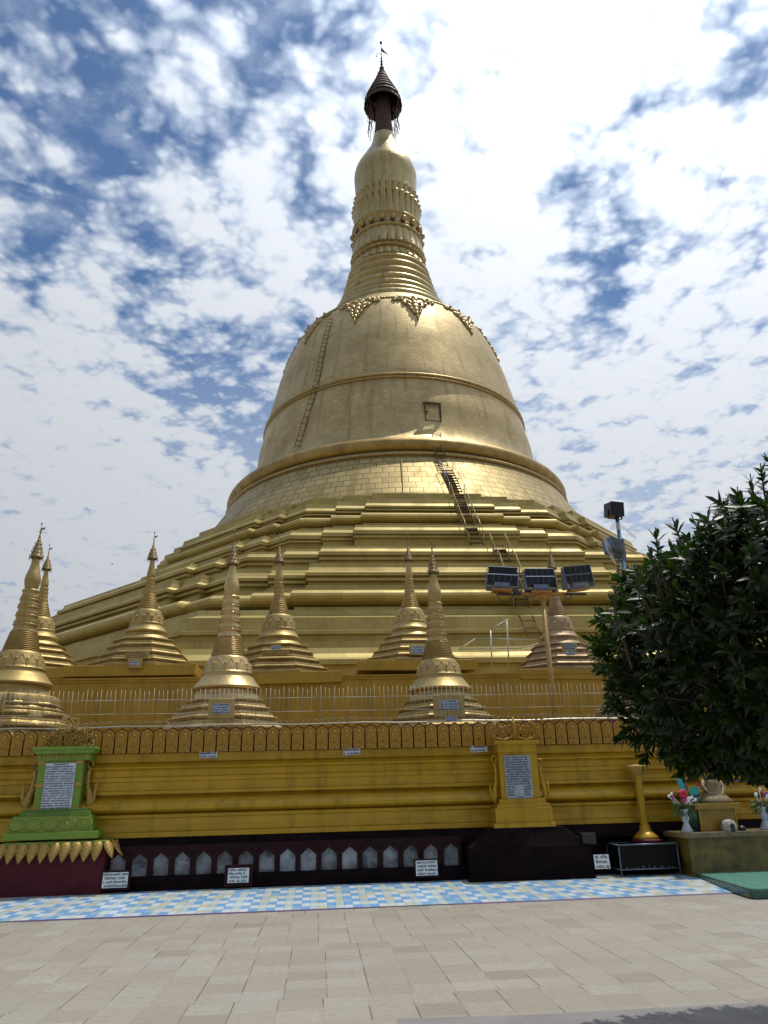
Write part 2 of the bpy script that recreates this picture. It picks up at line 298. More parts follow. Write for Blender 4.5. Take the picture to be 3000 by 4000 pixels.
# ------------------------------------------------------------------ mesh helpers
class MB:
    def __init__(s): s.v = []; s.f = []; s.mi = []; s.sm = []; s.cm = 0; s.cs = False
    def add(s, vs, fs, mi=None, smooth=None):
        o = len(s.v); s.v += [tuple(v) for v in vs]
        for f in fs:
            s.f.append(tuple(i+o for i in f)); s.mi.append(s.cm if mi is None else mi); s.sm.append(s.cs if smooth is None else smooth)
        return s
    def box(s, x0, x1, y0, y1, z0, z1, mi=None, tx=0, ty=0):
        """tx, ty: how much the top is drawn in on each side"""
        v = [(x0, y0, z0), (x1, y0, z0), (x1, y1, z0), (x0, y1, z0), (x0+tx, y0+ty, z1), (x1-tx, y0+ty, z1), (x1-tx, y1-ty, z1), (x0+tx, y1-ty, z1)]
        return s.add(v, [(3, 2, 1, 0), (4, 5, 6, 7), (0, 1, 5, 4), (1, 2, 6, 5), (2, 3, 7, 6), (3, 0, 4, 7)], mi, False)
    def obox(s, c, ex, ey, ez, mi=None):
        c = Vector(c); v = []
        for k in (-1, 1):
            for a, b in ((-1, -1), (1, -1), (1, 1), (-1, 1)): v.append(c+ex*a+ey*b+ez*k)
        return s.add(v, [(3, 2, 1, 0), (4, 5, 6, 7), (0, 1, 5, 4), (1, 2, 6, 5), (2, 3, 7, 6), (3, 0, 4, 7)], mi, False)
    def lathe(s, prof, n=24, c=(0, 0, 0), ph=0.0, mi=None, smooth=True, mod=None, cap=True):
        vs = []; fs = []
        for k, (r, z) in enumerate(prof):
            for i in range(n):
                a = 2*pi*i/n+ph; rr = r if mod is None else mod(r, k, a)
                vs.append((c[0]+rr*cos(a), c[1]+rr*sin(a), c[2]+z))
        m = len(prof)
        for k in range(m-1):
            for i in range(n):
                j = (i+1) % n; fs.append((k*n+i, k*n+j, (k+1)*n+j, (k+1)*n+i))
        if cap:
            if prof[0][0] > 1e-4: fs.append(tuple(range(n))[::-1])
            if prof[-1][0] > 1e-4: fs.append(tuple((m-1)*n+i for i in range(n)))
        return s.add(vs, fs, mi, smooth)
    def tube(s, pts, r, n=6, mi=None, smooth=True):
        pts = [Vector(p) for p in pts]; rs = r if isinstance(r, (list, tuple)) else [r]*len(pts)
        vs = []; fs = []
        for k, p in enumerate(pts):
            d = (pts[min(k+1, len(pts)-1)]-pts[max(k-1, 0)]).normalized()
            up = Vector((0, 0, 1)) if abs(d.z) < .9 else Vector((0, 1, 0))
            a = d.cross(up).normalized(); b = a.cross(d)
            for i in range(n): t = 2*pi*i/n; vs.append(p+(a*cos(t)+b*sin(t))*rs[k])
        for k in range(len(pts)-1):
            for i in range(n):
                j = (i+1) % n; fs.append((k*n+i, k*n+j, (k+1)*n+j, (k+1)*n+i))
        fs.append(tuple(range(n))[::-1]); fs.append(tuple((len(pts)-1)*n+i for i in range(n)))
        return s.add(vs, fs, mi, smooth)
    def ball(s, c, rx, ry=None, rz=None, n=8, m=6, mi=None, rot=None):
        ry = rx if ry is None else ry; rz = rx if rz is None else rz; c = Vector(c); vs = []; fs = []
        for k in range(1, m):
            for i in range(n):
                a = 2*pi*i/n; t = pi*k/m
                v = Vector((rx*sin(t)*cos(a), ry*sin(t)*sin(a), rz*cos(t)))
                if rot is not None: v = rot @ v
                vs.append(c+v)
        for q in (1, -1):
            v = Vector((0, 0, rz*q)); v = rot @ v if rot is not None else v; vs.append(c+v)
        for k in range(m-2):
            for i in range(n):
                j = (i+1) % n; fs.append((k*n+i, (k+1)*n+i, (k+1)*n+j, k*n+j))
        T = (m-1)*n
        for i in range(n):
            j = (i+1) % n; fs.append((T, i, j)); fs.append((T+1, (m-2)*n+j, (m-2)*n+i))
        return s.add(vs, fs, mi, True)
    def prism(s, poly, o, ex, ey, n, th, mi=None, smooth=False):
        """poly (u,v) in plane o+ex*u+ey*v extruded by n*th"""
        o = Vector(o); k = len(poly)
        a = [o+ex*u+ey*v for u, v in poly]; b = [p+n*th for p in a]
        fs = [tuple(range(k))[::-1], tuple(k+i for i in range(k))]+[(i, (i+1) % k, k+(i+1) % k, k+i) for i in range(k)]
        return s.add(a+b, fs, mi, smooth)
    def build(s, name, mats, parent=None, recalc=True, loc=None):
        me = bpy.data.meshes.new(name); me.from_pydata(s.v, [], s.f)
        mats = mats if isinstance(mats, (list, tuple)) else [mats]
        for m in mats: me.materials.append(M[m] if isinstance(m, str) else m)
        me.polygons.foreach_set('material_index', s.mi); me.polygons.foreach_set('use_smooth', s.sm)
        if recalc:
            bm = bmesh.new(); bm.from_mesh(me); bmesh.ops.recalc_face_normals(bm, faces=bm.faces); bm.to_mesh(me); bm.free()
        me.update()
        o = bpy.data.objects.new(name, me); COL.objects.link(o)
        if parent is not None: o.parent = parent
        if loc is not None: o.location = loc
        return o
def bevel(o, w=.01, seg=2):
    b = o.modifiers.new('bevel', 'BEVEL'); b.width = w; b.segments = seg; b.limit_method = 'ANGLE'; b.angle_limit = radians(40); return o
def tag(o, label=None, cat=None, group=None, kind=None):
    if label: o['label'] = label
    if cat: o['category'] = cat
    if group: o['group'] = group
    if kind: o['kind'] = kind
    return o
def thing(name, label, cat, loc=(0, 0, 0), rz=0, group=None):
    o = bpy.data.objects.new(name, None); COL.objects.link(o); o.location = loc; o.rotation_euler = (0, 0, rz); o.empty_display_size = .3
    return tag(o, label, cat, group)
def copy_tree(o, parent=None):
    c = o.copy(); COL.objects.link(c); c.parent = parent
    for ch in [x for x in bpy.data.objects if x.parent == o]: copy_tree(ch, c)
    return c
VX, VY, VZ = Vector((1, 0, 0)), Vector((0, 1, 0)), Vector((0, 0, 1))

# round-letter script: rings, open rings, hooks and tails
def script(mb, o, ex, ey, n, w, h, rows, seed=1, cw=None, head=False, jag=0.0):
    """writing in the rectangle w x h whose top-left corner is o; n points out of the surface"""
    rnd = random.Random(seed); rh = h/rows; cw = cw or rh*.54; t = rh*.072
    o = Vector(o)
    def arc(cx, cy, r, a0, a1, seg=7):
        vs = []
        for i in range(seg+1):
            a = a0+(a1-a0)*i/seg
            for q in (r-t, r+t): vs.append(o+ex*(cx+q*cos(a))+ey*(cy+q*sin(a)))
        mb.add(vs, [(2*i, 2*i+1, 2*i+3, 2*i+2) for i in range(seg)], 0, False)
    def bar(x0, y0, x1, y1):
        d = Vector((x1-x0, y1-y0)); d.normalize(); p = Vector((-d.y, d.x))*t
        mb.add([o+ex*(x0+p.x)+ey*(y0+p.y), o+ex*(x0-p.x)+ey*(y0-p.y), o+ex*(x1-p.x)+ey*(y1-p.y), o+ex*(x1+p.x)+ey*(y1+p.y)], [(0, 1, 2, 3)], 0, False)
    for k in range(rows):
        y = -(k+.55)*rh; x = cw*.7; lim = w-cw*.6
        if (head and k == 0): x = w*.28; lim = w*.74
        elif jag: x += rnd.random()*jag*w; lim -= rnd.random()*jag*w
        while x < lim:
            q = rnd.random(); r = rh*.20
            if q < .2: arc(x, y, r, 0, 2*pi, 9)
            elif q < .4: arc(x, y, r, .6, 2*pi-.3)
            elif q < .55: arc(x, y, r, pi*.6, pi*2.4)
            elif q < .7: arc(x, y, r, -pi*.4, pi*1.4)
            elif q < .85: arc(x, y, r, 0, 2*pi, 9); arc(x+r*1.7, y, r, .4, 2*pi-.4); x += r*1.7
            else: arc(x, y, r, pi*.1, pi*1.5); bar(x, y-r, x+r, y-r)
            z = rnd.random()
            if z < .25: arc(x, y+r*1.55, r*.45, 0, 2*pi, 6)
            elif z < .4: bar(x+r*.9, y-r*1.6, x+r*.9, y+r*.6)
            elif z < .52: bar(x-r*.6, y-r*1.6, x+r*.6, y-r*1.5)
            x += cw*(1 if rnd.random() < .86 else 1.7)

# ------------------------------------------------------------------ ground
def sheet(name, pts, m, kind='structure'):
    mb = MB(); mb.add(pts, [tuple(range(len(pts)))]); o = mb.build(name, m, recalc=False); tag(o, kind=kind); return o
WY = 15.0                                        # foot of the precinct wall
WZ = at(1200, 3455, WY).z                        # its base level
sheet('ground', [(-900, -900, -.012), (900, -900, -.012), (900, 900, -.012), (-900, 900, -.012)], 'paving')
sheet('paving', [(-60, -40, 0), (60, -40, 0), (60, WY+1, 0), (-60, WY+1, 0)], 'paving')
MY = 12.58
MR_X = 6.9
SLP = sl = (WZ-.012)/(WY-MY); mo = MB(); mo.add([(-22, 0, 0), (MR_X, 0, 0), (MR_X, WY-MY+.3, WZ-.012+.3*sl), (-22, WY-MY+.3, WZ-.012+.3*sl)], [(0, 1, 2, 3)])
mo = mo.build('tiled_pavement', 'mosaic', recalc=False); mo.location = (0, MY, .012); tag(mo, kind='structure')
mb = MB(); mb.add([(-4.42, MY-.035, .004), (1.02, MY-.035, .004), (1.02, MY, .016), (-4.42, MY, .016)], [(0, 1, 2, 3)])
mb.add([(2.05, MY-.035, .004), (MR_X, MY-.035, .004), (MR_X, MY, .016), (2.05, MY, .016)], [(0, 1, 2, 3)])
tag(mb.build('tiled_pavement_edge', 'purple', recalc=False), kind='structure')
gp = [atZ(1400, 3990, 0), atZ(2100, 3965, 0), atZ(3000, 3915, 0)]
sheet('grey_ground_strip', [(.6, 2, .004), (9, 2, .004), (9, gp[2].y+.1, .004), (gp[2].x, gp[2].y, .004), (gp[1].x, gp[1].y, .004), (.6, gp[0].y, .004)], 'greystrip')  # thin grey sheet laid just above the ground, darker than the paving around it

# ------------------------------------------------------------------ great pagoda
AX, AY = 9.15, 84.0
body = [(23.7, 25.2), (23.5, 26.2), (22.8, 27.4), (21.9, 28.8), (21.0, 30.2), (20.3, 31.4), (19.95, 32.2), (19.7, 33.0), (19.3, 33.6),
        (18.5, 34.3), (17.75, 35.2), (17.25, 36.4), (16.95, 38), (16.75, 39.7), (16.4, 41.3), (16.15, 42.6), (15.95, 43.9), (15.55, 45.6), (15.0, 47.8), (14.5, 49.9),
        (13.9, 51.8), (13.4, 53.2), (12.9, 54.4), (12.3, 55.5), (11.4, 56.5), (10.3, 57.5), (9.3, 58.5), (8.5, 59.5), (7.9, 60.5), (7.4, 61.4), (6.9, 62.5), (6.45, 63.8), (6.1, 65.1), (5.8, 66.3), (5.55, 67.5), (5.2, 68.6),
        (4.9, 70), (4.7, 74), (4.55, 79), (4.4, 82.4), (4.5, 84.5), (4.55, 85.8), (4.35, 87), (3.85, 88.2), (3.25, 89.3), (2.75, 90.3), (2.3, 91.2), (1.95, 92.2), (1.7, 93.3), (1.5, 94.6), (1.35, 96)]
def Rz(z):
    for (r0, z0), (r1, z1) in zip(body, body[1:]):
        if z0 <= z <= z1: return r0+(r1-r0)*(z-z0)/(z1-z0)
    return 0
def hit(x, y, off=0.0):
    d = ray(x, y); t = 40.0
    while t < 140:
        p = Vector((0, 0, EYE))+d*t
        if p.z > 25.2 and hypot(p.x-AX, p.y-AY) < Rz(p.z)+off: return p
        t += .04
    return None
P = thing('great_pagoda', 'giant gold bell-shaped pagoda rising over the whole scene on stepped terraces', 'pagoda', (AX, AY, 0))
def seg(z0, z1): return [(Rz(z0), z0)]+[q for q in body if z0 < q[1] < z1]+[(Rz(z1), z1)]
def smoothp(pr, k=3):
    # Catmull-Rom through the profile
    o = []
    for i in range(len(pr)-1):
        p0, p1, p2, p3 = pr[max(i-1, 0)], pr[i], pr[i+1], pr[min(i+2, len(pr)-1)]
        for j in range(k):
            t = j/k
            o.append(tuple(.5*((2*p1[c])+(-p0[c]+p2[c])*t+(2*p0[c]-5*p1[c]+4*p2[c]-p3[c])*t*t+(-p0[c]+3*p1[c]-3*p2[c]+p3[c])*t**3) for c in (0, 1)))
    return o+[pr[-1]]
MB().lathe(smoothp(seg(25.2, 32.4)), 128).build('drum', 'drum', P)
MB().lathe([(19.8, 31.75), (20.25, 31.85), (20.32, 31.98), (20.25, 32.12), (19.8, 32.25)], 128).build('drum_fillet', 'relief', P)
tor = [(19.2, 32.4)]+[(19.35+.85*cos(a), 33.2+.82*sin(a)) for a in [radians(-75+i*15) for i in range(12)]]+[(18.7, 34.1)]
MB().lathe(tor, 160).build('bell_lip_ring', 'lip', P)
MB().lathe(smoothp(seg(34.0, 59.5)), 160).build('bell', 'bell', P)
for z, h in ((43.25, .15), (42.78, .07)):
    r = Rz(z)
    MB().lathe([(r-.05, z-h-.06), (r+.10, z-h), (r+.19, z-h*.3), (r+.19, z+h*.3), (r+.10, z+h), (r-.05, z+h+.05)], 160).build('bell_band', 'relief', P)
# ring spire
rp = []
rings = [(59.9, .55), (61.1, .5), (62.4, .5), (63.8, .45), (65.1, .42), (66.5, .4), (67.7, .36)]
z = 59.0
prof = [(Rz(59.0)-.1, 59.0)]
for i, (zc_, hh) in enumerate(rings):
    for a in (-80, -50, -20, 10, 40, 70):
        prof.append((Rz(zc_)-.22+.42*cos(radians(a)), zc_+hh*sin(radians(a))))
    zn = rings[i+1][0]-rings[i+1][1] if i < len(rings)-1 else 68.4
    zm = (zc_+hh+zn)/2
    if zn-zc_-hh > .1:
        prof += [(Rz(zm)-.25, zc_+hh+.03), (Rz(zm)-.05, zm), (Rz(zm)-.25, zn-.03)]
prof.append((4.9, 68.4))
MB().lathe(prof, 96).build('ringed_spire', 'spire', P)
# lotus mouldings
def petal(prof, amp, nf, n=None):
    def mod(r, k, a):
        return r+amp[k]*(abs(cos(nf*a/2))**.6)
    return MB().lathe(prof, n or nf*8, mod=mod, smooth=False)
petal([(4.9, 68.2), (5.0, 68.35), (5.05, 68.5), (4.95, 69.2), (4.8, 69.9)], [.1, .36, .36, .14, .08], 30).build('lotus_petals', 'spire', P)
MB().lathe([(4.8, 69.85), (5.15, 69.95), (5.15, 70.15), (4.8, 70.25)], 72).build('spire_fillet', 'relief', P)
petal([(4.8, 70.3), (4.95, 70.5), (5.0, 70.7), (4.85, 71.9), (4.75, 73.4)], [.1, .34, .3, .14, .08], 28).build('lotus_petals', 'spire', P)
MB().lathe([(4.7, 73.3), (5.02, 73.4), (5.02, 73.65), (4.75, 73.75), (4.72, 75.45), (5.0, 75.55), (5.0, 75.8), (4.6, 75.9)], 72).build('pearl_band', 'relief', P)
for i in range(20):
    a = 2*pi*i/20+radians(4)
    b_ = MB().ball((0, 0, 0), .40, .40, .46, 12, 8).build('pearl', 'relief', P); b_.location = (4.95*cos(a), 4.95*sin(a), 74.6)
petal([(4.6, 75.9), (4.55, 77.2), (4.6, 78.6), (4.72, 79.4), (4.6, 79.7), (4.35, 79.8)], [.10, .14, .18, .36, .28, 0], 32).build('lotus_petals', 'spire', P)
petal([(4.3, 79.8), (4.35, 80.2), (4.45, 80.8), (4.5, 81.2), (4.3, 81.2)], [.10, .14, .22, .30, .08], 32).build('lotus_petals', 'spire', P)
MB().lathe([(4.5, 79.35), (4.78, 79.4), (4.78, 79.62), (4.5, 79.68)], 72).build('spire_fillet', 'relief', P)
MB().lathe(smoothp([(4.2, 80.6)]+seg(81.2, 94.0)), 96).build('plantain_bud', 'spire', P)
# crown umbrella
H = MB()
H.lathe([(1.52, 93.9), (1.42, 94.6), (1.33, 95.8), (1.2, 97.5), (1.15, 100.5), (1.0, 103)], 20, mi=0)
H.build('crown_core', 'hti_dark', P)
tiers = [(2.88, 100.2, 1.0), (2.78, 101.2, .95), (2.52, 102.15, .95), (2.15, 103.1, .95), (1.76, 104.05, 1.0), (1.36, 105.05, 1.0), (1.0, 106.05, .95), (.72, 107.0, .7)]
def crown(parent, tiers, core, m1, m2, n=24, ps=1.0):
    for k, (r, z, h) in enumerate(tiers):
        t = MB()
        r2 = tiers[k+1][0] if k+1 < len(tiers) else r*.55
        def md(rr, kk, a): return rr*(1+(.035*abs(sin(a*9)) if kk in (0, 1) else 0))
        t.lathe([(r*.97, z-.05*h), (r, z), (r*.99, z+.22*h), (r2*.98, z+h*.90), (r2*.84, z+h*.93), (r2*.8, z+h*.9), (r*.92, z+.2*h), (r*.93, z)], n*2, mod=md, cap=False, smooth=True)
        t.build('umbrella_tier', m1, parent)
T_ = crown(P, tiers, 1.1, 'hti_dark', 'hti_dark')
V = MB()
V.lathe([(.5, 107.2), (.55, 107.5), (.42, 107.8), (.22, 107.9), (.38, 108.1), (.40, 108.4), (.22, 108.7), (.15, 109), (.22, 109.3), (.12, 109.6), (.18, 109.9), (.1, 110.3), (.14, 110.6), (.06, 111), (.05, 113.9)], 12)
V.ball((0, 0, 114.1), .22, .22, .3)
V.build('finial', 'hti_dark', P)
V = MB(); V.prism([(0, 0), (.05, -.9), (1.1, -1.6), (.6, -.9)], (0, 0, 113.1), VX, VZ, VY, .05); V.tube([(0, 0, 111.4), (-.4, 0, 111.75), (-.8, 0, 111.4), (-.8, 0, 111.0)], .035, 5); V.ball((-.8, 0, 110.95), .1)
V.build('vane', 'hti_dark', P)
for sx in (-1, 1):   # broken lattice hanging below the umbrella
    g_ = MB(); rnd = random.Random(3+sx)
    for i in range(26):
        a0 = rnd.uniform(-.9, .9)+(0 if sx > 0 else pi); z0 = rnd.uniform(96.2, 100.2); r0 = 2.6-abs(98.2-z0)*.25+rnd.uniform(-.5, .1)
        a1 = a0+rnd.uniform(-.3, .3); z1 = z0-rnd.uniform(.6, 1.6); r1 = r0+rnd.uniform(-.4, .3)
        g_.tube([(r0*cos(a0), r0*sin(a0), z0), (r1*cos(a1), r1*sin(a1), z1)], .035, 4)
    for i in range(5):
        a0 = (-.6+.3*i)+(0 if sx > 0 else pi)
        g_.tube([(2.7*cos(a0), 2.7*sin(a0), 100.2), (2.1*cos(a0), 2.1*sin(a0), 97.6), (2.45*cos(a0), 2.45*sin(a0), 95.6 if sx > 0 else 94.6)], .05, 4)
    g_.build('hanging_lattice', 'rust', P)
V = MB()
for a in (radians(200), radians(-35), radians(90)): V.tube([(.1*cos(a), .1*sin(a), 110.2), (2.9*cos(a), 2.9*sin(a), 100.3)], .012, 3)
V.build('guy_wires', 'rust', P)

# floral ornaments on the shoulder of the bell
def on_bell(th, s):
    """th azimuth, s drop in metres measured along z from the shoulder line"""
    z = 56.6-s; r = Rz(z); dz = .3; sl_ = (Rz(z+dz)-Rz(z-dz))/(2*dz)
    nrm = Vector((cos(th), sin(th), -sl_)).normalized()
    return Vector((r*cos(th), r*sin(th), z)), nrm
def lump(mb, th, s, w, h, d, tw=0):
    p, n = on_bell(th, s); e = Vector((-sin(th), cos(th), 0)); f = n.cross(e)
    R = Matrix((e, f, n)).transposed() @ Matrix.Rotation(tw, 3, 'Z')
    mb.ball(p+n*d*.2, w*1.18, h*1.18, d*.7, 7, 5, rot=R)
def rosette(mb, th, s, r):
    k = 7
    for i in range(k):
        a = 2*pi*i/k; rr = r*.62
        z = s-rr*sin(a); t2 = th+rr*cos(a)/Rz(56.6-s)
        lump(mb, t2, z, r*.40, r*.30, .30, a)
    lump(mb, th, s, r*.36, r*.36, .55)
for i in range(12):
    th = -pi/2+radians(3+30*i+4.0)
    o = MB(); R0 = 10.2
    d = lambda m: m/R0
    rosette(o, th, .75, .62); rosette(o, th-d(1.35), 1.0, .52); rosette(o, th+d(1.35), 1.0, .52)
    for k, (u, s, w, h, t_) in enumerate([(0, 1.7, .34, .5, 0), (-.5, 1.75, .22, .55, .5), (.5, 1.75, .22, .55, -.5), (0, 2.5, .4, .5, 0), (-.55, 2.5, .2, .5, .6), (.55, 2.5, .2, .5, -.6), (0, 3.2, .30, .5, 0), (-.4, 3.2, .16, .42, .5), (.4, 3.2, .16, .42, -.5), (0, 3.9, .2, .45, 0), (-.25, 3.75, .12, .3, .4), (.25, 3.75, .12, .3, -.4), (0, 4.6, .1, .4, 0),
                                           (-1.0, 1.9, .25, .4, .6), (1.0, 1.9, .25, .4, -.6), (-1.8, .75, .3, .2, .3), (1.8, .75, .3, .2, -.3), (-.75, .35, .4, .22, .3), (.75, .35, .4, .22, -.3), (-1.9, 1.3, .15, .35, .9), (1.9, 1.3, .15, .35, -.9)]):
        lump(o, th+d(u), s, w, h, .32, t_)
    for k in range(-1, 2, 2):
        for j in range(5): lump(o, th+d(k*(2.2+j*.27)), .38+.08*(j % 2), .2, .17, .28, j)
    o.build('floral_ornament', 'relief', P)
o = MB()
for i in range(150):
    a = 2*pi*i/150
    lump(o, a, .12+.10*(i % 2), .24, .20, .26, i)
o.build('shoulder_garland', 'relief', P)

# terraces -------------------------------------------------
def plan(a, s=.65, c1=2.55, c2=5.0):
    """one redented octagon, apothem a of the outer strips, centre pushed out by 2*s"""
    t = math.tan(pi/8); w0 = a*t; w1 = w0-c1; w2 = w0-c2; pts = []
    for k in range(8):
        al = -pi/2+k*pi/4; nx, ny = cos(al), sin(al); ux, uy = -ny, nx
        if s > 0: L_ = [(-w0, a), (-w1, a), (-w1, a+s), (-w2, a+s), (-w2, a+2*s), (w2, a+2*s), (w2, a+s), (w1, a+s), (w1, a)]
        else: L_ = [(-w0, a)]
        for u, n in L_: pts.append((ux*u+nx*n, uy*u+ny*n))
    return pts
def terrace(name, prof, s=.65):
    mb = MB(); rings_ = [plan(a, s) for a, z in prof]; n = len(rings_[0]); vs = []; fs = []
    for (a, z), rg in zip(prof, rings_): vs += [(x, y, z) for x, y in rg]
    for k in range(len(prof)-1):
        for i in range(n):
            j = (i+1) % n; fs.append((k*n+i, k*n+j, (k+1)*n+j, (k+1)*n+i))
    mb.add(vs, fs, 0, False)
    return mb.build(name, 'terrace', P)
def arcp(a0, zt, zb, bulge, n=9):
    zc2 = (zt+zb)/2; hh = (zt-zb)/2
    return [(a0+bulge*cos(t), zc2+hh*sin(t)) for t in [pi/2-pi*i/(n-1) for i in range(n)]]
# profiles listed from the top down: (apothem of the outer strips, z)
terrace('upper_terrace', [(21.5, 25.9), (23.6, 25.9), (23.6, 25.25), (23.4, 25.22), (23.4, 25.02), (23.45, 24.84), (24.9, 24.82), (25.0, 24.4), (25.3, 24.08), (25.3, 23.92), (25.1, 23.9), (25.1, 23.8), (25.3, 23.78), (25.3, 23.66), (24.9, 23.64), (24.9, 23.3)])
terrace('upper_torus', [(24.8, 23.3), (25.4, 23.28)]+arcp(25.5, 23.25, 22.35, .85)+[(25.6, 22.33), (25.9, 22.3), (25.9, 22.1), (25.7, 22.08), (25.7, 21.9)])
terrace('second_terrace', [(25.6, 21.92), (25.7, 21.54), (27.6, 21.52), (27.66, 21.3), (27.85, 21.05), (28.1, 20.92), (28.1, 20.62), (27.9, 20.6), (27.9, 20.46), (28.1, 20.44), (28.1, 20.32), (27.8, 20.3), (27.8, 19.4), (28.0, 19.38), (28.1, 19.3), (28.3, 17.6), (33.0, 17.6)])
terrace('third_terrace', [(32.0, 17.66), (34.0, 17.64), (34.05, 17.45), (34.22, 17.25), (34.5, 17.1), (34.5, 16.86), (34.25, 16.84), (34.25, 16.72), (34.4, 16.70), (34.4, 16.55), (34.15, 16.53), (34.15, 16.32)])
terrace('fourth_terrace', [(34.1, 16.34), (34.15, 15.87), (35.9, 15.85), (35.95, 15.55), (36.12, 15.25), (36.5, 15.05), (36.5, 14.84), (36.2, 14.82), (36.2, 14.7), (36.4, 14.68), (36.4, 14.52), (36.1, 14.5), (36.1, 14.2), (36.5, 14.18), (36.5, 13.95), (36.9, 13.9), (36.9, 13.6)])
terrace('lower_torus', [(36.8, 13.62), (37.4, 13.6)]+arcp(37.5, 13.55, 12.45, 1.05, 11)+[(37.6, 12.43), (38.0, 12.4), (38.0, 12.2), (37.8, 12.18), (37.8, 11.9)])
terrace('lower_terrace', [(38.5, 12.2), (39.6, 12.15), (39.7, 11.8), (40.2, 11.6), (40.9, 11.4), (41.0, 10.62), (41.25, 10.55), (41.25, 10.34), (41.0, 10.32), (41.0, 9.95), (41.3, 9.9), (41.3, 9.55), (41.35, 9.15), (43.4, 9.13), (43.55, 8.8), (43.85, 8.55), (44.4, 8.35), (44.4, 8.08), (44.0, 8.06), (44.0, 4.2)], s=0)
# slightly projecting front panels and small square hatch
h0, h1 = hit(1654, 1576, .05), hit(1724, 1645, .05)
ht = MB(); pc = (h0+h1)/2-Vector((AX, AY, 0)); nr = Vector((pc.x, pc.y, 0)).normalized(); ux_ = Vector((-nr.y, nr.x, 0))
hw = abs((h1-h0).dot(ux_))/2; hh = abs(h0.z-h1.z)/2
ht.obox(pc+VZ*hh+nr*.03, ux_*(hw+.12), nr*.10, VZ*.07); ht.obox(pc+ux_*hw+nr*.02, ux_*.06, nr*.10, VZ*hh); ht.obox(pc-ux_*(hw-.1)+nr*.02, ux_*.035, nr*.12, VZ*hh); ht.obox(pc-VZ*hh+nr*.02, ux_*hw, nr*.12, VZ*.035); ht.obox(pc-ux_*(hw-.25)+nr*.05, ux_*.12, nr*.12, VZ*.04)
ht.build('hatch', 'rust', P)
# stain of the old pipe on the drum
pa, pb = hit(1568, 1768, .03), hit(1572, 1925, .03)
st = MB(); st.tube([pa-Vector((AX, AY, 0)), (pa+pb)/2-Vector((AX, AY, 0)), pb-Vector((AX, AY, 0))], .05, 4); st.build('rain_pipe', 'olive', P)

# ladders --------------------------------------------------------------
def ladder(name, label, nodes, w, m1='rust', rails=None, step=.35, railh=0, stand=False, cat='ladder', rr=.05):
    b0 = nodes[0]; t = thing(name, label, cat, tuple(nodes[-1]), 0, 'ladders on the great pagoda'); org = nodes[-1]; rung0 = None
    nd = [p-org for p in nodes]
    a = MB(); s = MB(); h = MB()
    for k in (-1, 1): a.tube([p+VX*k*w/2 for p in nd], rr, 5)
    a.build('side_rails', m1, t)
    for p, q in zip(nd, nd[1:]):
        n = max(1, int((q-p).length/step))
        for i in range(n):
            c = p+(q-p)*(i+.5)/n
            if rung0 is None:
                s.obox((0, 0, 0), VX*w/2, VY*(.10 if railh else .03), VZ*(.03 if railh else .022))
                if stand: s.tube([VX*w*.5, VX*w*1.15+VZ*(-.22)], .022, 4)
                rg = rung0 = s.build('rung', 'rust', t)
            else: rg = rung0.copy(); COL.objects.link(rg); rg.parent = t
            rg.location = c
    if railh:
        for k in (-1, 1):
            g = []
            for p in nd: g.append(p+VX*k*(w/2+.12)+VZ*railh)
            h.tube(g, rr*.7, 4)
            for p in g: h.tube([p, p-VZ*railh], rr*.6, 4)
        h.build('handrails', rails or 'olive', t)
    return t
LLc = lambda x, y: (850+x/2.212, 1150+y/2.212)
nd = [hit(*LLc(x, y), .22) for x, y in ((985, 200), (962, 260), (935, 370), (912, 470), (890, 570), (872, 680), (850, 770), (820, 880), (792, 970), (755, 1090), (720, 1200), (680, 1330))]
ladder('ladder', 'thin rusty ladder curving up the left side of the great bell', [p for p in nd if p], .50, step=.62, stand=True, rr=.032)
CMc = lambda x, y: (1600+x/2.765, 1700+y/2.765)
nd = [hit(*CMc(290, -20), .35), hit(*CMc(295, 40), .5), hit(*CMc(310, 120), .5), hit(*CMc(330, 200), .35), hit(*CMc(365, 340), .3)]
ladder('ladder', 'dark iron ladder climbing over the lip ring of the great bell', nd, .85, step=.42, railh=0)
nd = [hit(*CMc(400, 370), .25), hit(*CMc(455, 480), .25), hit(*CMc(510, 620), .25)]
ladder('ladder', 'steel stairway with pale handrails leaning on the plated drum', nd, 1.0, step=.4, railh=1.0, rails='rail', cat='stairway')
def atc(x, y, aa): return at(*CMc(x, y), AY-aa-.25)
nd = [atc(525, 640, 24.9), atc(560, 760, 26.6), atc(600, 850, 27.6), atc(640, 960, 28.0), atc(680, 1040, 29.4), atc(728, 1190, 29.9)]
ladder('ladder', 'long olive stairway running down the upper gold terraces', nd, .95, step=.4, railh=1.0, cat='stairway')
nd = [atc(955, 1190, 34.3), atc(985, 1270, 35.9), atc(1040, 1390, 36.0), atc(1075, 1440, 36.6), atc(1105, 1530, 37.8), atc(1155, 1660, 39.6), atc(1195, 1740, 39.9), atc(1220, 1860, 40.2)]
ladder('ladder', 'weathered stairway crossing the lower gold torus behind the floodlights', nd, .85, step=.4, railh=1.0, cat='stairway')
nd = [atc(1255, 1950, 40.95), atc(1300, 2060, 41.2), atc(1345, 2160, 42.0)]
ladder('ladder', 'short ladder at the foot of the terraces beside the light pole', nd, .8, step=.4, railh=0)

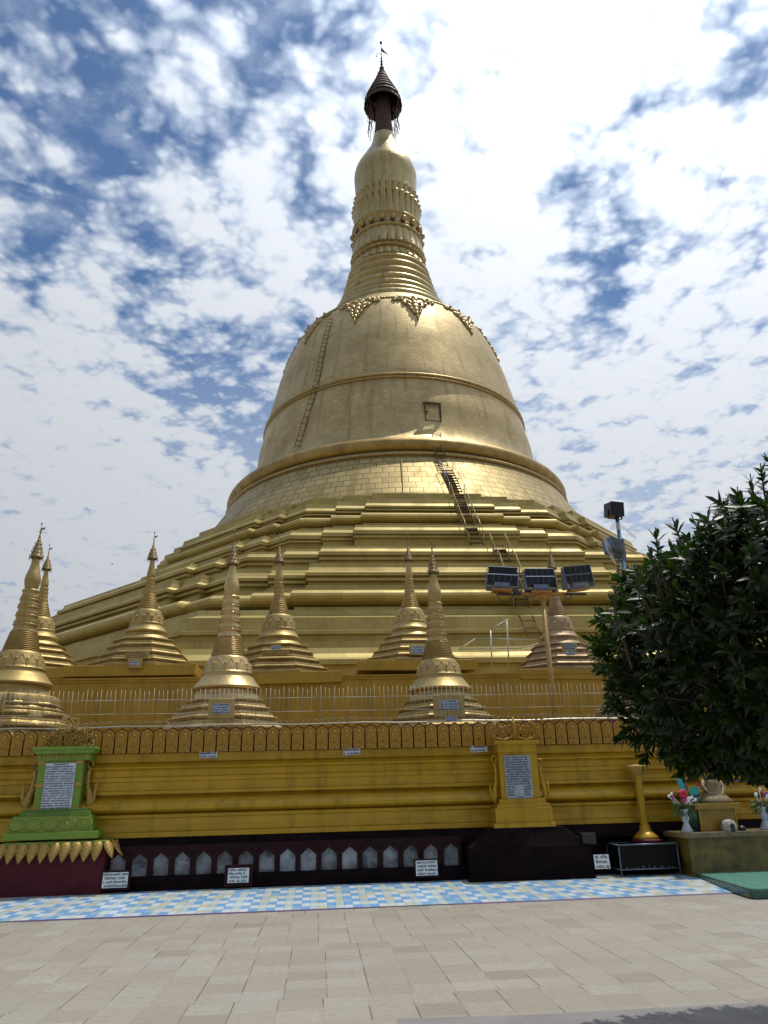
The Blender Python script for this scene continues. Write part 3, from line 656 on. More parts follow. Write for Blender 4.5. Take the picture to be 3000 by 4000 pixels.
# ------------------------------------------------------------------ terraces for the small stupas
WF = WY+.30                                        # plane of the moulded wall face
zf = lambda y, x=1500, Y=WF: at(x, y, Y).z
FLOOR1 = zf(3010)
tag(MB().box(-30, 34, WF+.12, 21.2, FLOOR1-.3, FLOOR1).build('stupa_terrace_floor', 'ywall2'), kind='structure')
WB = 20.8; ZB = at(1600, 2634, WB).z
bwt = thing('back_terrace_wall', 'tall plain ochre wall standing behind the wire fence and front stupas', 'wall', (0, WB, 0))
w_ = MB(); xl, xr = at(440, 2650, WB).x-2.2, 30
w_.box(xl, xr, 0, .5, FLOOR1, ZB-.12); w_.box(xl-.03, xr, -.03, .5, ZB-.12, ZB-.05); w_.box(xl-.06, xr, -.06, .5, ZB-.05, ZB)
w_.box(xl-.03, xr, -.03, 0, FLOOR1+1.3, FLOOR1+1.36)
w_.build('wall_face', 'ywall2', bwt)
w_ = MB(); w_.prism([(xl, .5), (xl-9, 6.5), (xl-9, 7.2), (xl, 1.2)], (0, 0, FLOOR1), VX, VY, VZ, ZB-FLOOR1-.04); w_.build('angled_wall', 'ywall2', bwt)
tag(MB().box(-34, 50, WB+.5, 42, ZB-.45, ZB-.15).build('upper_terrace_floor', 'ywall2'), kind='structure')

# ------------------------------------------------------------------ small stupas
def px_prof(lst, x0, slope, Y, ybase):
    """(y, half width) in photo pixels -> (radius, height) in metres for a stupa standing at distance Y"""
    zb = at(x0, ybase, Y).z; o = []
    for y, hw in lst:
        x = x0+slope*(ybase-y); p = at(x, y, Y); k = (p-Vector((0, 0, EYE))).dot(f_)
        o.append((hw*k/FPX, p.z-zb))
    return o
c4 = lambda L_: [(2000+y/1.659, h/1.659) for y, h in L_]
cM = lambda L_: [(2050+y/2.074, h/2.074) for y, h in L_]
YD, YC = 17.7, 22.3
PD = dict(rod=c4([(118, 0), (190, 4)]), hti=c4([(192, 4), (345, 38)]), bud=c4([(345, 20), (385, 25), (420, 33), (455, 43), (482, 48), (505, 46), (528, 41), (545, 36)]),
          lot=c4([(545, 50), (605, 56), (650, 62), (705, 66), (760, 72), (820, 78)]), rings=c4([(822, 82), (942, 112)]),
          bell=c4([(944, 112), (952, 122), (975, 132), (1005, 146), (1035, 156), (1060, 160), (1085, 172), (1108, 188), (1130, 206), (1143, 217), (1150, 222), (1162, 216), (1166, 196)]),
          drum=c4([(1166, 200), (1195, 206), (1228, 214)]), oct=c4([(1232, 246), (1285, 290), (1350, 345), (1415, 385), (1500, 420)]), base=c4([(1640, 440)]))
PC = dict(rod=cM([(55, 0), (150, 6)]), hti=cM([(152, 6), (278, 38)]), bud=cM([(282, 16), (320, 20), (360, 27), (398, 33), (415, 32), (432, 28)]),
          lot=cM([(434, 38), (470, 39), (505, 40), (540, 44), (568, 50)]), rings=cM([(570, 52), (690, 86)]),
          bell=cM([(692, 88), (702, 104), (730, 114), (765, 124), (795, 130), (815, 132), (835, 140), (855, 152), (868, 164), (876, 168), (890, 160), (893, 148)]),
          drum=cM([(893, 158), (915, 170), (945, 190)]), oct=cM([(950, 235), (1005, 275), (1075, 330), (1140, 395)]), base=cM([(1200, 440)]))
XD = (886, .038, 2690); XC = (578, .062, 2460)
def make_stupa(pd, x0, slope, yb, Y, m, lotmod, nring, seed, label, group, plinth=0):
    g = lambda L_: px_prof(L_, x0, slope, Y, yb)
    zbase = g(pd['base'])[0][1]
    up = lambda L_: [(r, z-zbase) for r, z in g(L_)]
    t = thing('small_stupa', label, 'stupa', (0, 0, 0), 0, group)
    rnd = random.Random(seed)
    # octagonal base with stepped lips
    oc = up(pd['oct']); bs = up(pd['base'])[0]; pr = []
    for i, (a, z) in enumerate(oc):
        zn = oc[i+1][1] if i+1 < len(oc) else bs[1]; an = oc[i+1][0] if i+1 < len(oc) else bs[0]
        d = z-zn; q = .035
        pr += [(a-.10, z+.05*d), (a-.015, z+.02*d), (a, z-.02*d), (a, z-.14*d), (a-q, z-.17*d), (a-q, z-.24*d), (a-q*.4, z-.27*d), (a-q*1.2, z-.34*d), (a-q*.6, z-.52*d), (a+(an-a)*.30, z-.62*d), (a+(an-a)*.34, z-.72*d), (a+(an-a)*.30, z-.75*d), (a+(an-a)*.5, z-.93*d)]
    pr += [(bs[0], bs[1]+.06), (bs[0], bs[1])]
    k = 1/cos(pi/8)
    MB().lathe([(r*k, z) for r, z in pr], 8, ph=pi/8, smooth=False).build('octagonal_base', m, t)
    dr = up(pd['drum'])
    MB().lathe([(dr[0][0]-.05, dr[0][1]+.02), dr[0], (dr[0][0]*1.01, dr[0][1]-.04), (dr[0][0]*.98, dr[0][1]-.05), dr[1], (dr[1][0]*1.02, dr[1][1]-.01), dr[2], (dr[2][0]*1.04, dr[2][1]-.03), (dr[2][0]*1.06, dr[2][1]-.07)], 48).build('round_plinth', m, t)
    be = up(pd['bell']); r5, z5 = be[5]
    pr = smoothp(be[:5], 2)+[(r5*.985, z5+.035), (r5*1.02, z5+.03), (r5*1.03, z5+.012), (r5*1.0, z5), (r5*1.02, z5-.008), (r5*.99, z5-.02)]+smoothp(be[6:], 2)
    MB().lathe(pr, 64).build('bell', m, t)
    # hanging leaf pattern round the shoulder of the bell
    o = MB(); nf = 12 if seed % 2 else 14
    for i in range(nf):
        a0 = 2*pi*i/nf; za, zb_ = be[2][1], be[4][1]; 
        for j in range(7):
            f = j/6; wv = (1-f)*pi/nf*.92
            for sg in ((-1, 1) if f < .95 else (1,)):
                zz = za-(za-zb_)*f; rr = be[2][0]+(be[4][0]-be[2][0])*f
                a = a0+sg*wv; o.ball((rr*cos(a), rr*sin(a), zz), .018, .018, .026, 5, 4)
        o.ball((be[3][0]*cos(a0)*.995, be[3][0]*sin(a0)*.995, (za+zb_)/2+.01), .03, .03, .045, 6, 4)
    o.build('leaf_garland', m, t)
    rg = up(pd['rings']); pr = []
    (r0, z0), (r1, z1) = rg
    for i in range(nring):
        f = i/nring; f2 = (i+1)/nring; za = z0+(z1-z0)*f; zb_ = z0+(z1-z0)*f2; ra = r0+(r1-r0)*f; h = za-zb_
        pr += [(ra*.93, za-.04*h), (ra*.99, za-.18*h), (ra*1.03, za-.42*h), (ra*1.0, za-.66*h), (ra*.94, za-.8*h)]
    pr.append((r1*1.0, z1)); MB().lathe(pr, 40).build('ring_mouldings', m, t)
    lo = up(pd['lot']); pr = []; am = []
    for i in range(len(lo)-1):
        (ra, za), (rb, zb_) = lo[i], lo[i+1]; h = za-zb_
        pr += [(ra*.88, za), (ra*1.0, za-.10*h), (ra*1.04, za-.2*h), (ra*.9, za-.3*h), (rb*.88, zb_+.30*h), (rb*.98, zb_+.08*h)]
        am += [0, .02, .05, .02, .04, .09] if lotmod else [0, .0, .015, .01, .0, .04]
    pr.append((lo[-1][0], lo[-1][1])); am.append(0)
    MB().lathe(pr, 56, mod=lambda r, k_, a: r*(1+am[k_]*abs(cos(7*a))**.7)).build('lotus_mouldings', m, t)
    MB().lathe([(up(pd['bud'])[-1][0], up(pd['bud'])[-1][1]-.06)]+smoothp(up(pd['bud'])[::-1], 3)+[(.02, up(pd['bud'])[0][1]+.35)], 32).build('plantain_bud', m, t)
    ht_ = up(pd['hti']); (ra, za), (rb, zb_) = ht_; H = za-zb_; um = MB(); n = 6
    for i in range(n):
        f = i/n; z = zb_+H*f; r = rb*(1-f)**1.15+ra*f; rn = rb*(1-(i+1)/n)**1.15+ra
        um.lathe([(r*.95, z), (r, z+.01), (r*.93, z+H/n*.25), (rn*1.0, z+H/n*.95), (rn*.7, z+H/n), (r*.85, z+.02)], 20, cap=False, mod=lambda r_, k_, a: r_*(1+.05*(abs(sin(5*a)) if k_ < 2 else 0)))
    um.build('umbrella', 'hti', t)
    um = MB()
    for i in range(10):
        a = 2*pi*i/10; r = rb*1.08
        um.tube([(rb*.9*cos(a), rb*.9*sin(a), zb_+.03), (r*cos(a), r*sin(a), zb_+.02), (r*1.03*cos(a), r*1.03*sin(a), zb_-.035)], .006, 4); um.ball((r*1.03*cos(a), r*1.03*sin(a), zb_-.045), .013, n=5, m=4)
        a += .3; z2 = zb_+H*.3; r2 = rb*.68; um.tube([(r2*cos(a), r2*sin(a), z2), (r2*1.18*cos(a), r2*1.18*sin(a), z2+.05)], .007, 4)
    um.tube([(rb*.95*cos(a), rb*.95*sin(a), zb_+.028) for a in [2*pi*i/24 for i in range(25)]], .007, 4)
    for lv in range(4):
        for i in range(9):
            a = 2*pi*i/9+lv*.35; f = lv/6; r = rb*(1-f)**1.15*1.02+ra*f; z2 = zb_+H*f+.03
            um.tube([(r*.9*cos(a), r*.9*sin(a), z2), (r*1.12*cos(a), r*1.12*sin(a), z2+.03), (r*1.10*cos(a), r*1.10*sin(a), z2+.065)], [.008, .009, .003], 4)
    um.build('umbrella_bells', 'hti', t)
    zt = up(pd['rod'])[0][1]; v = MB()
    v.lathe([(.014, za-.05), (.014, za+.02), (.026, za+.05), (.010, za+.08), (.02, za+.11), (.008, za+.15), (.006, zt-.06), (.018, zt-.04), (.016, zt-.01), (0.001, zt+.03)], 8)
    v.prism([(0, 0), (.10, .03), (.09, -.03), (0, -.05)], (0, 0, zt-.14), VX, VZ, VY, .006); v.tube([(-.05, 0, zt-.22), (.05, 0, zt-.22)], .006, 4)
    v.build('vane', 'hti', t)
    if plinth:
        p = MB(); p.box(-plinth, plinth, -plinth*.9, plinth*.9, -.30, 0); bevel(p.build('plinth_slab', 'ywall2', t), .015)
    return t, zbase, g(pd['base'])[0]
def plaque(parent, x0, x1, y0, y1, Y, m, fr=None, rows=3, seed=1, frm='stupa_b', ink='ink'):
    """inscribed card fixed to a stupa; corners in photo pixels at distance Y"""
    a = at((x0+x1)/2, y0, Y); b = at((x0+x1)/2, y1, Y); l = at(x0, (y0+y1)/2, Y); r = at(x1, (y0+y1)/2, Y)
    w = r.x-l.x; h = a.z-b.z; c = (a+b)/2-(parent.matrix_world.translation if False else parent.location)
    s = 1/parent.scale[0]; c = c*s; w *= s; h *= s
    o = MB(); t_ = .03
    if fr:
        e = fr*s; o.box(c.x-w/2-e, c.x+w/2+e, c.y+.005, c.y+.12, c.z-h/2-e, c.z+h/2+e); fo = o.build('plaque_frame', frm, parent); o = MB(); bevel(fo, .01)
    o.box(c.x-w/2, c.x+w/2, c.y-.012, c.y+.10, c.z-h/2, c.z+h/2); p = o.build('plaque', m, parent)
    q = MB(); script(q, (c.x-w/2, c.y-.0155, c.z+h/2), VX, VZ, -VY, w, h, rows, seed); q.build('lettering', ink, p, recalc=False)
    return p
g1, g2 = 'front row of small gold stupas', 'back row of small gold stupas'
sD, zbD, _ = make_stupa(PD, *(886, .038, 2690), YD, 'stupa_a', True, 9, 1, 'shiny bright gold stupa with scalloped lotus rings, second from left in front row', g1)
sG, zbG, _ = make_stupa(PD, *(886, .038, 2690), YD, 'stupa_b', False, 10, 2, 'duller gold stupa in front of the middle of the pagoda, with framed white plaque', g1)
sC, zbC, _ = make_stupa(PC, *(578, .062, 2460), YC, 'stupa_c', False, 8, 3, 'dull gold stupa on a tall slab with gold sign and blue card', g2, plinth=1.75)
def place(t, x, y, Y, scale, ref, yref, zb):
    """stand the stupa so that its bell lip is seen at photo point x, y"""
    p = at(x, y, Y); zl = -zb*scale       # lip height above the foot
    t.location = (p.x, Y, p.z-zl); t.scale = (scale,)*3
    bpy.context.view_layer.update()
place(sD, 886, 2690, YD, 1.0, 0, 0, zbD)
sA = copy_tree(sG); sI = copy_tree(sG)
place(sG, 1719, 2693, YD, .955, 0, 0, zbG)
place(sA, 57, 2672, YD, 1.0, 0, 0, zbG); tag(sA, 'large dull gold stupa cut by the left edge, with flared lotus base behind fence')
place(sI, 2490, 2700, YD+.3, .96, 0, 0, zbG); tag(sI, 'gold stupa mostly hidden behind the dark leafy tree')
sB = copy_tree(sC); sE = copy_tree(sC); sF = copy_tree(sC); sH = copy_tree(sC)
place(sC, 573, 2462, YC, 1.0, 0, 0, zbC)
place(sB, 150, 2486, YC+1.5, .98, 0, 0, zbC); tag(sB, 'slimmer dull gold stupa standing against the sky just right of the leftmost one')
place(sE, 1090, 2484, YC, 1.04, 0, 0, zbC); tag(sE, 'back row stupa with small blue oval card over a gold sign')
place(sF, 1603, 2452, YC, .97, 0, 0, zbC); tag(sF, 'back row stupa partly hidden by the front stupa with framed plaque')
place(sH, 2181, 2484, YC, .98, 0, 0, zbC); tag(sH, 'back row stupa standing behind the floodlight pole')
sI['group'] = g1; sA['group'] = g1
def remat(t, m):
    for o in [x for x in bpy.data.objects if x.parent == t]:
        if o.name.split('.')[0] not in ('umbrella', 'umbrella_bells', 'vane', 'plinth_slab'):
            o.material_slots[0].link = 'OBJECT'; o.material_slots[0].material = M[m]
remat(sH, 'stupa_d'); remat(sF, 'stupa_b'); remat(sG, 'stupa_b'); remat(sI, 'stupa_d'); remat(sA, 'stupa_c')
for t_, ax, ay in ((sA, .2, .9), (sB, 0, -.7), (sE, .3, -.8), (sF, 0, .4), (sH, .2, .5), (sG, 0, -.3), (sC, 0, -.3)): t_.rotation_euler = (radians(ax), radians(ay), 0)
lk = MB(); lip = -zbG
for k, (r0, dz) in enumerate(((1.02, -.62), (1.28, -.98))):
    lk.lathe([(r0*.86, lip+dz+.34), (r0*.93, lip+dz+.30), (r0*.90, lip+dz+.18), (r0*.95, lip+dz+.08), (r0*1.10, lip+dz), (r0*1.08, lip+dz-.03), (r0*.9, lip+dz-.04)], 96, mod=lambda r, k_, a: r*(1+(.05*abs(cos(8*a))**.6 if 0 < k_ < 6 else 0)), smooth=True)
lk.build('lotus_skirt', 'stupa_c', sA)
CX = lambda x, y, s=1.659, ox=0, oy=2000: (ox+x/s, oy+y/s)
def pl(parent, c, s, ox, oy, Y, m, **k): plaque(parent, ox+c[0]/s, ox+c[1]/s, oy+c[2]/s, oy+c[3]/s, Y, m, **k)
pl(sD, (1380, 1486, 1242, 1307), 1.659, 0, 2000, YD-1.82, 'bluew', fr=.10, rows=4, seed=4, frm='stupa_b')
pl(sG, (368, 483, 1220, 1285), 1.659, 1500, 2000, YD-1.75, 'bluew', fr=.14, rows=4, seed=5, frm='stupa_b')
pl(sG, (402, 472, 1325, 1356), 1.659, 1500, 2000, YD-2.1, 'bluew', rows=2, seed=6)
pl(sC, (612, 778, 1025, 1078), 2.074, 200, 2050, YC-1.45, 'stupa_b', fr=.03, rows=4, seed=7, frm='stupa_b', ink='rust')
pl(sC, (640, 706, 1106, 1138), 2.074, 200, 2050, YC-1.75, 'bluew', fr=.08, rows=2, seed=8, frm='stupa_c')
pl(sE, (435, 492, 866, 888), 1.659, 800, 2000, YC-1.45, 'bluew', fr=.02, rows=2, seed=9, frm='stupa_b')
pl(sE, (376, 540, 892, 920), 1.659, 800, 2000, YC-1.6, 'stupa_b', fr=.02, rows=2, seed=10, frm='stupa_b', ink='rust')
pl(sF, (176, 262, 872, 918), 1.659, 1500, 2000, YC-1.5, 'bluew', fr=.04, rows=3, seed=11, frm='stupa_b')
pl(sH, (1162, 1243, 850, 892), 1.659, 1500, 2000, YC-1.45, 'marble2', fr=.03, rows=3, seed=12, frm='stupa_b')
pl(sH, (1184, 1238, 899, 924), 1.659, 1500, 2000, YC-1.6, 'bluew', rows=2, seed=13)
pl(sA, (-40, 12, 1210, 1290), 1.659, 0, 2000, YD-1.7, 'stupa_c', rows=3, seed=14)

# ------------------------------------------------------------------ precinct wall
pw = thing('precinct_wall', 'long yellow moulded wall with carved leaf palisade on top and dark niched plinth', 'wall', (0, WY, 0))
zz = lambda y: zf(y)
XL, XR = -22.0, 28.0
def run(mb, prof, x0, x1, mi=0):
    """profile of (outward offset, z) run along X; y = -offset"""
    vs = []; n = len(prof)
    for x in (x0, x1): vs += [(x, -o, z) for o, z in prof]
    mb.add(vs, [(i, i+1, n+i+1, n+i) for i in range(n-1)], mi, False)
F0 = -.30   # wall face lies 0.30 behind the plinth front
pr = [(F0-.25, zz(2923)), (F0+.02, zz(2923)), (F0+.02, zz(2957)), (F0+.0, zz(2959)), (F0+.04, zz(2962)), (F0+.15, zz(2977)), (F0+.155, zz(2981)), (F0+.12, zz(2983)), (F0+.07, zz(2990)), (F0+.06, zz(3012)), (F0+.09, zz(3015)), (F0+.09, zz(3030)), (F0+.06, zz(3033)), (F0+.04, zz(3050)), (F0+.05, zz(3064)), (F0+.10, zz(3067)), (F0+.10, zz(3079)), (F0+.03, zz(3083)), (F0+.02, zz(3087)), (F0+.06, zz(3090)), (F0+.15, zz(3100)), (F0+.22, zz(3113)), (F0+.26, zz(3126)), (F0+.255, zz(3136)), (F0+.21, zz(3144)), (F0+.09, zz(3148)), (F0+.06, zz(3152)), (F0+.12, zz(3155)), (F0+.12, zz(3168)), (F0+.08, zz(3171)), (F0+.06, zz(3195)), (F0+.08, zz(3220)), (F0+.13, zz(3223)), (F0+.13, zz(3243)), (F0-.1, zz(3244))]
o = MB(); run(o, pr, XL, XR); bevel(o.build('moulded_face', 'ywall', pw), .008)
o = MB(); run(o, [(F0-.1, zz(3244)), (F0+.14, zz(3245)), (F0+.16, zz(3252)), (-.04, zf(3292, 1500, WY)), (-.0, zf(3298, 1500, WY)), (0, zf(3300, 1500, WY))], XL, XR); 
ztop = zf(3300, 1500, WY); zn0, zn1, znp = zf(3397, 1200, WY), zf(3338, 1200, WY), zf(3312, 1200, WY)
run(o, [(.10, zn0-.03), (.10, zn0-.17), (.13, zn0-.18), (.13, WZ-.05)], XL, XR); run(o, [(0, zn0-.02), (.10, zn0-.03)], XL, XR)
run(o, [(-.14, ztop), (-.14, zn0-.03)], XL, XR)
run(o, [(0.0, ztop), (0.0, znp+.10)], XL, XR); run(o, [(0.0, znp+.10), (-.14, znp+.10)], XL, XR)
o.build('plinth', 'plinth', pw)
x1n = at(461, 3360, WY).x; sp = at(545, 3360, WY).x-x1n; nh = sp*.37
i = 0; xc_ = x1n-2*sp
while xc_ < at(1775, 3360, WY).x:
    o = MB()
    # arched maroon frame in front, whitewashed back behind it
    out_ = [(-sp/2+.001, zn0-.02), (-sp/2+.001, znp+.12), (0, znp+.12), (sp/2-.001, znp+.12), (sp/2-.001, zn0-.02)]
    inn = [(-nh, zn0-.02), (-nh, zn1), (0, znp), (nh, zn1), (nh, zn0-.02)]
    for y0_ in (0.012,):
        vs = [(xc_+a, -y0_, b_) for a, b_ in out_]+[(xc_+a, -y0_, b_) for a, b_ in inn]+[(xc_+a, .09, b_) for a, b_ in inn]
        fs = [(j, j+1, 5+j+1, 5+j) for j in range(4)]+[(5+j, 5+j+1, 10+j+1, 10+j) for j in range(4)]
        o.add(vs, fs, 0, False)
    # raised pointed hood
    hd = [(-nh-.05, zn1-.02), (-nh-.05, zn1+.05), (0, znp+.10), (nh+.05, zn1+.05), (nh+.05, zn1-.02)]; hi = [(-nh, zn1-.02), (-nh, zn1), (0, znp), (nh, zn1), (nh, zn1-.02)]
    vs = [(xc_+a, -.03, b_) for a, b_ in hd]+[(xc_+a, -.03, b_) for a, b_ in hi]+[(xc_+a, -.01, b_) for a, b_ in hd]
    o.add(vs, [(j, j+1, 5+j+1, 5+j) for j in range(4)]+[(j, j+1, 11+j, 10+j) for j in range(4)], 0, False)
    n_ = o.build('niche', 'maroon_d', pw)
    q = MB(); q.box(xc_-nh-.03, xc_+nh+.03, .085, .12, zn0-.02, znp+.02); q.build('niche_back', random.Random(int((xc_+40)*100)).choice(['nichew', 'nichew', 'nichew2', 'nichew3']), n_)
    xc_ += sp
# leaf palisade
lsp = at(1547, 2880, WF).x-at(1500, 2880, WF).x; zl0, zl1, zl2 = zz(2923), zz(2853), zz(2827)
def arch(w, z0, z1, z2, n=7):
    R_ = []
    for i in range(n+1):
        f = i/n; R_.append((w*(1-f**2.3) if i < n else 0, z1+(z2-z1)*f))
    return [(-w*.96, z0), (w*.96, z0)]+R_+[(-a, b_) for a, b_ in R_[-2::-1]]
lb = MB(); yl = .18
lb.prism(arch(lsp*.485, zl0+.002, zl1, zl2), (0, yl+.03, 0), VX, VZ, VY, .05, 1)
lb.prism(arch(lsp*.452, zl0+.002, zl1-.006, zl2-.028), (0, yl+.012, 0), VX, VZ, VY, .03, 0)
lb.prism(arch(lsp*.30, zl0+.05, zl1-.04, zl2-.09), (0, yl, 0), VX, VZ, VY, .02, 0)
for a in (-1, 0, 1): lb.ball((a*lsp*.13, yl-.003, zl0+.13+.05*(a == 0)), .022, .014, .05, 6, 4, mi=0)
lb.ball((0, yl-.003, zl1-.02), .03, .016, .03, 6, 4, mi=0)
leaf0 = lb.build('leaf_panel', ['leafy', 'maroon'], pw)
xs = at(27, 2880, WF).x
ks = list(range(-3, 66))
for n_, k in enumerate(ks):
    lo_ = leaf0 if n_ == 0 else leaf0.copy()
    if n_: COL.objects.link(lo_); lo_.parent = pw
    lo_.location = (xs+k*lsp, 0, 0)
o = MB(); o.box(XL, XR, yl+.09, yl+.16, zl0+.004, zl1-.02); o.build('coping', 'maroon', pw)

# plaques fixed on the wall
def tablet(name, label, x0, x1, y0, y1, Y, m, rows, seed, grp, frame=None, lean=0, jag=0.0, head=False, cat='sign', frm='maroon_d', th=.03):
    a = at((x0+x1)/2, y0, Y); b_ = at((x0+x1)/2, y1, Y); l = at(x0, (y0+y1)/2, Y); r = at(x1, (y0+y1)/2, Y)
    w = r.x-l.x; h = a.z-b_.z
    t = thing(name, label, cat, ((a.x+b_.x)/2, Y, b_.z), 0, grp); t.rotation_euler = (-lean, 0, 0)
    if frame: bevel(MB().box(-w/2-frame, w/2+frame, .005, .06, -frame, h+frame).build('frame', frm, t), .006)
    p = MB().box(-w/2, w/2, -th*.4, th, 0, h).build('panel', m, t)
    q = MB(); script(q, (-w/2, -th*.4-.003, h), VX, VZ, -VY, w, h, rows, seed, jag=jag, head=head); q.build('lettering', 'ink', p, recalc=False)
    return t
gw = 'small inscribed plaques along the top of the yellow wall'
YP = WF-.045
tablet('wall_plaque', 'small two-line white plaque on the yellow wall below the bright stupa', 779, 850, 2937, 2961, YP, 'marble', 2, 21, gw)
tablet('wall_plaque', 'small two-line white plaque on the yellow wall, middle of the three', 1341, 1407, 2923, 2949, YP, 'marble', 2, 22, gw)
tablet('wall_plaque', 'small one-line white plaque beside the yellow inscription stele', 1837, 1903, 2911, 2938, YP-.01, 'white', 2, 23, gw)
gf = 'white inscribed boards standing at the foot of the wall'
YG = WY-.30
tablet('floor_sign', 'white inscribed board at the corner of the dark red base of the green stele', 400, 498, 3408, 3468, YG, 'white', 4, 31, gf, frame=.035, lean=.12, jag=.08)
tablet('floor_sign', 'white inscribed board in a thick dark frame in front of the niches', 890, 972, 3391, 3448, YG, 'white', 4, 32, gf, frame=.06, lean=.12, jag=.08)
tablet('floor_sign', 'white inscribed board standing just left of the yellow stele plinth', 1625, 1709, 3361, 3420, YG, 'white', 4, 33, gf, frame=.03, lean=.12, jag=.05)
tablet('floor_sign', 'white inscribed board leaning beside the black glass cabinet', 2322, 2381, 3338, 3394, YG-.2, 'white', 3, 34, gf, frame=.008, lean=.12, jag=.08)

# ------------------------------------------------------------------ wire fence
YF = WF+.62; zq = lambda y: at(1500, y, YF).z
fe = thing('wire_fence', 'pale thin wire fence with barbed wire along the terrace above the leaf palisade', 'fence', (0, YF, 0))
zt, zm, zm2, zb_, zw_ = zq(2684), zq(2720), zq(2772), zq(2822), zq(2806)
bs_ = at(1517.6, 2750, YF).x-at(1500, 2750, YF).x; x = at(-60, 2750, YF).x; xe = at(2560, 2750, YF).x; k = 0
while x < xe:
    o = MB(); n = 14; rnd = random.Random(k)
    for i in range(n):
        xx = x+i*bs_; long_ = i % 3 == 1; tl = rnd.uniform(-.012, .012); dz = rnd.uniform(-.02, .02)
        o.tube([(xx+tl, 0, zt+dz+(.03 if long_ else 0)), (xx, 0, zm2 if not long_ else zb_-.1)], .005, 4)
    for z in (zm, zm2): o.tube([(x-.02, .008, z), (x+n*bs_-.03, .008, z+rnd.uniform(-.01, .01))], .006, 4)
    o.build('mesh_panel', 'wire', fe); x += n*bs_; k += 1
o = MB(); xa = at(-60, 2750, YF).x; pts = [(xa+(xe-xa)*i/20, -.01, zb_+.012*sin(i*1.9)) for i in range(21)]; o.tube(pts, .016, 6); o.build('bottom_rail', 'rail', fe)
o = MB(); pts = []; n = 900
for i in range(n): a = i*.9; pts.append((xa+(xe-xa)*i/n, .03*cos(a), zw_+.022*sin(a)+.02*sin(i*.013)))
o.tube(pts, .0035, 3)
for i in range(300): xx = xa+(xe-xa)*random.random(); a = random.random()*6.28; z = zw_+.02*sin(xx*3); o.tube([(xx-.02*cos(a), 0, z-.03*sin(a)), (xx+.02*cos(a), 0, z+.03*sin(a))], .004, 3)
o.build('barbed_wire', 'wire', fe)

# ------------------------------------------------------------------ floodlight pole
YL = 16.8; pt = at(2119, 2325, YL); pb_ = at(2162, 2830, YL)
lp = thing('floodlight_pole', 'ochre pole carrying a row of three grey floodlights in front of the terraces', 'lamp pole', (pt.x, YL, FLOOR1))
hp = pt.z-FLOOR1
bx_ = pb_.x-pt.x
MB().tube([(0, 0, 0), (0, 0, hp)], .055, 16).build('pole', 'pole', lp)
MB().lathe([(.07, hp-.08), (.085, hp-.02), (.085, hp), (.05, hp)], 16).build('pole_cap', 'orange', lp)
sc1 = lambda px: px*((at(2100, 2300, YL)-Vector((0, 0, EYE))).dot(f_))/FPX
xa, xb = at(1942, 2318, YL).x-pt.x, at(2287, 2310, YL).x-pt.x
o = MB(); o.box(xa, xb, -.04, .04, hp-.0, hp+.045, mi=1); o.box(xa*.48, xb*.5, -.05, .05, hp-.006, hp+.055, mi=0); bevel(o.build('crossarm', ['orange', 'black'], lp), .004)
def floodlight(cx, cy, yaw, roll, tilt, lip):
    p = at(cx, cy, YL-.05)-Vector((pt.x, YL, FLOOR1)); w, h = sc1(58), sc1(32)
    R_ = Matrix.Rotation(yaw, 3, 'Z') @ Matrix.Rotation(roll, 3, 'Y') @ Matrix.Rotation(tilt, 3, 'X')
    e = bpy.data.objects.new('floodlight', None)
    hz = MB(); hz.box(-w, w, 0, .16, -h, h, tx=.02); hz.box(-w*.5, w*.5, -.02, .18, -h-.10, -h-.0)
    for s_ in (-1, 1):
        hz.prism([(0, h), (.10, h), (.22, -h*1.2), (.20, -h-.12), (-.06, -h-.12), (-.04, -h)], (s_*(w+.012), -.02, 0), VY, VZ, VX*s_, .015)
    hz.box(-w-.02, w+.02, -.03, .20, -h-.14, -h-.115)
    fl = hz.build('floodlight', 'lampgrey', lp); fl.location = p; fl.rotation_euler = R_.to_euler()
    gl = MB(); gl.box(-w*.97, w*.97, -.03, .0, .02, h*.96); gl.box(-w*.97, w*.97, -.03, .0, -h*.96, -.03); gl.build('glass', 'lampglass', fl)
    lv = MB(); lv.box(-w, w, -.055, 0, h*.98, h*1.05); lv.box(-w, w, -.05 if lip else -.035, 0, -.014, .006)
    lv.build('trim', 'silver' if lip else 'lampgrey', fl)
    lv = MB()
    for k in range(6):
        xx = -w*.97+2*w*.97*k/5
        if k not in (0, 5):
            lv.box(xx-.004, xx+.004, -.040, -.028, -h*.96, -.03)
            if lip != 1: lv.box(xx-.004, xx+.004, -.040, -.028, .02, h*.96)
    lv.build('louvres', 'lampgrey', fl)
    br = MB(); br.box(-w*.7, w*.7, .0, .22, -h-.20, -h-.145); br.build('bracket', 'orange', fl)
floodlight(1963, 2247, radians(-14), radians(7), radians(-14), 1)
floodlight(2108, 2254, 0, 0, radians(-10), 2)
floodlight(2256, 2243, radians(12), radians(-8), radians(6), 0)
o = MB()
for (x0, y0), (x1, y1), (x2, y2) in (((1930, 2305), (1968, 2352), (2010, 2322)), ((2040, 2322), (2065, 2332), (2092, 2326)), ((2198, 2318), (2220, 2342), (2236, 2316))):
    P0, P1, P2 = [at(a, c, YL-.1)-Vector((pt.x, YL, FLOOR1)) for a, c in ((x0, y0), (x1, y1), (x2, y2))]
    P1 = P1*2-(P0+P2)/2
    o.tube([P0*(1-t)**2+P1*2*t*(1-t)+P2*t*t for t in [i/12 for i in range(13)]], .011, 5)
o.build('cable', 'black', lp)

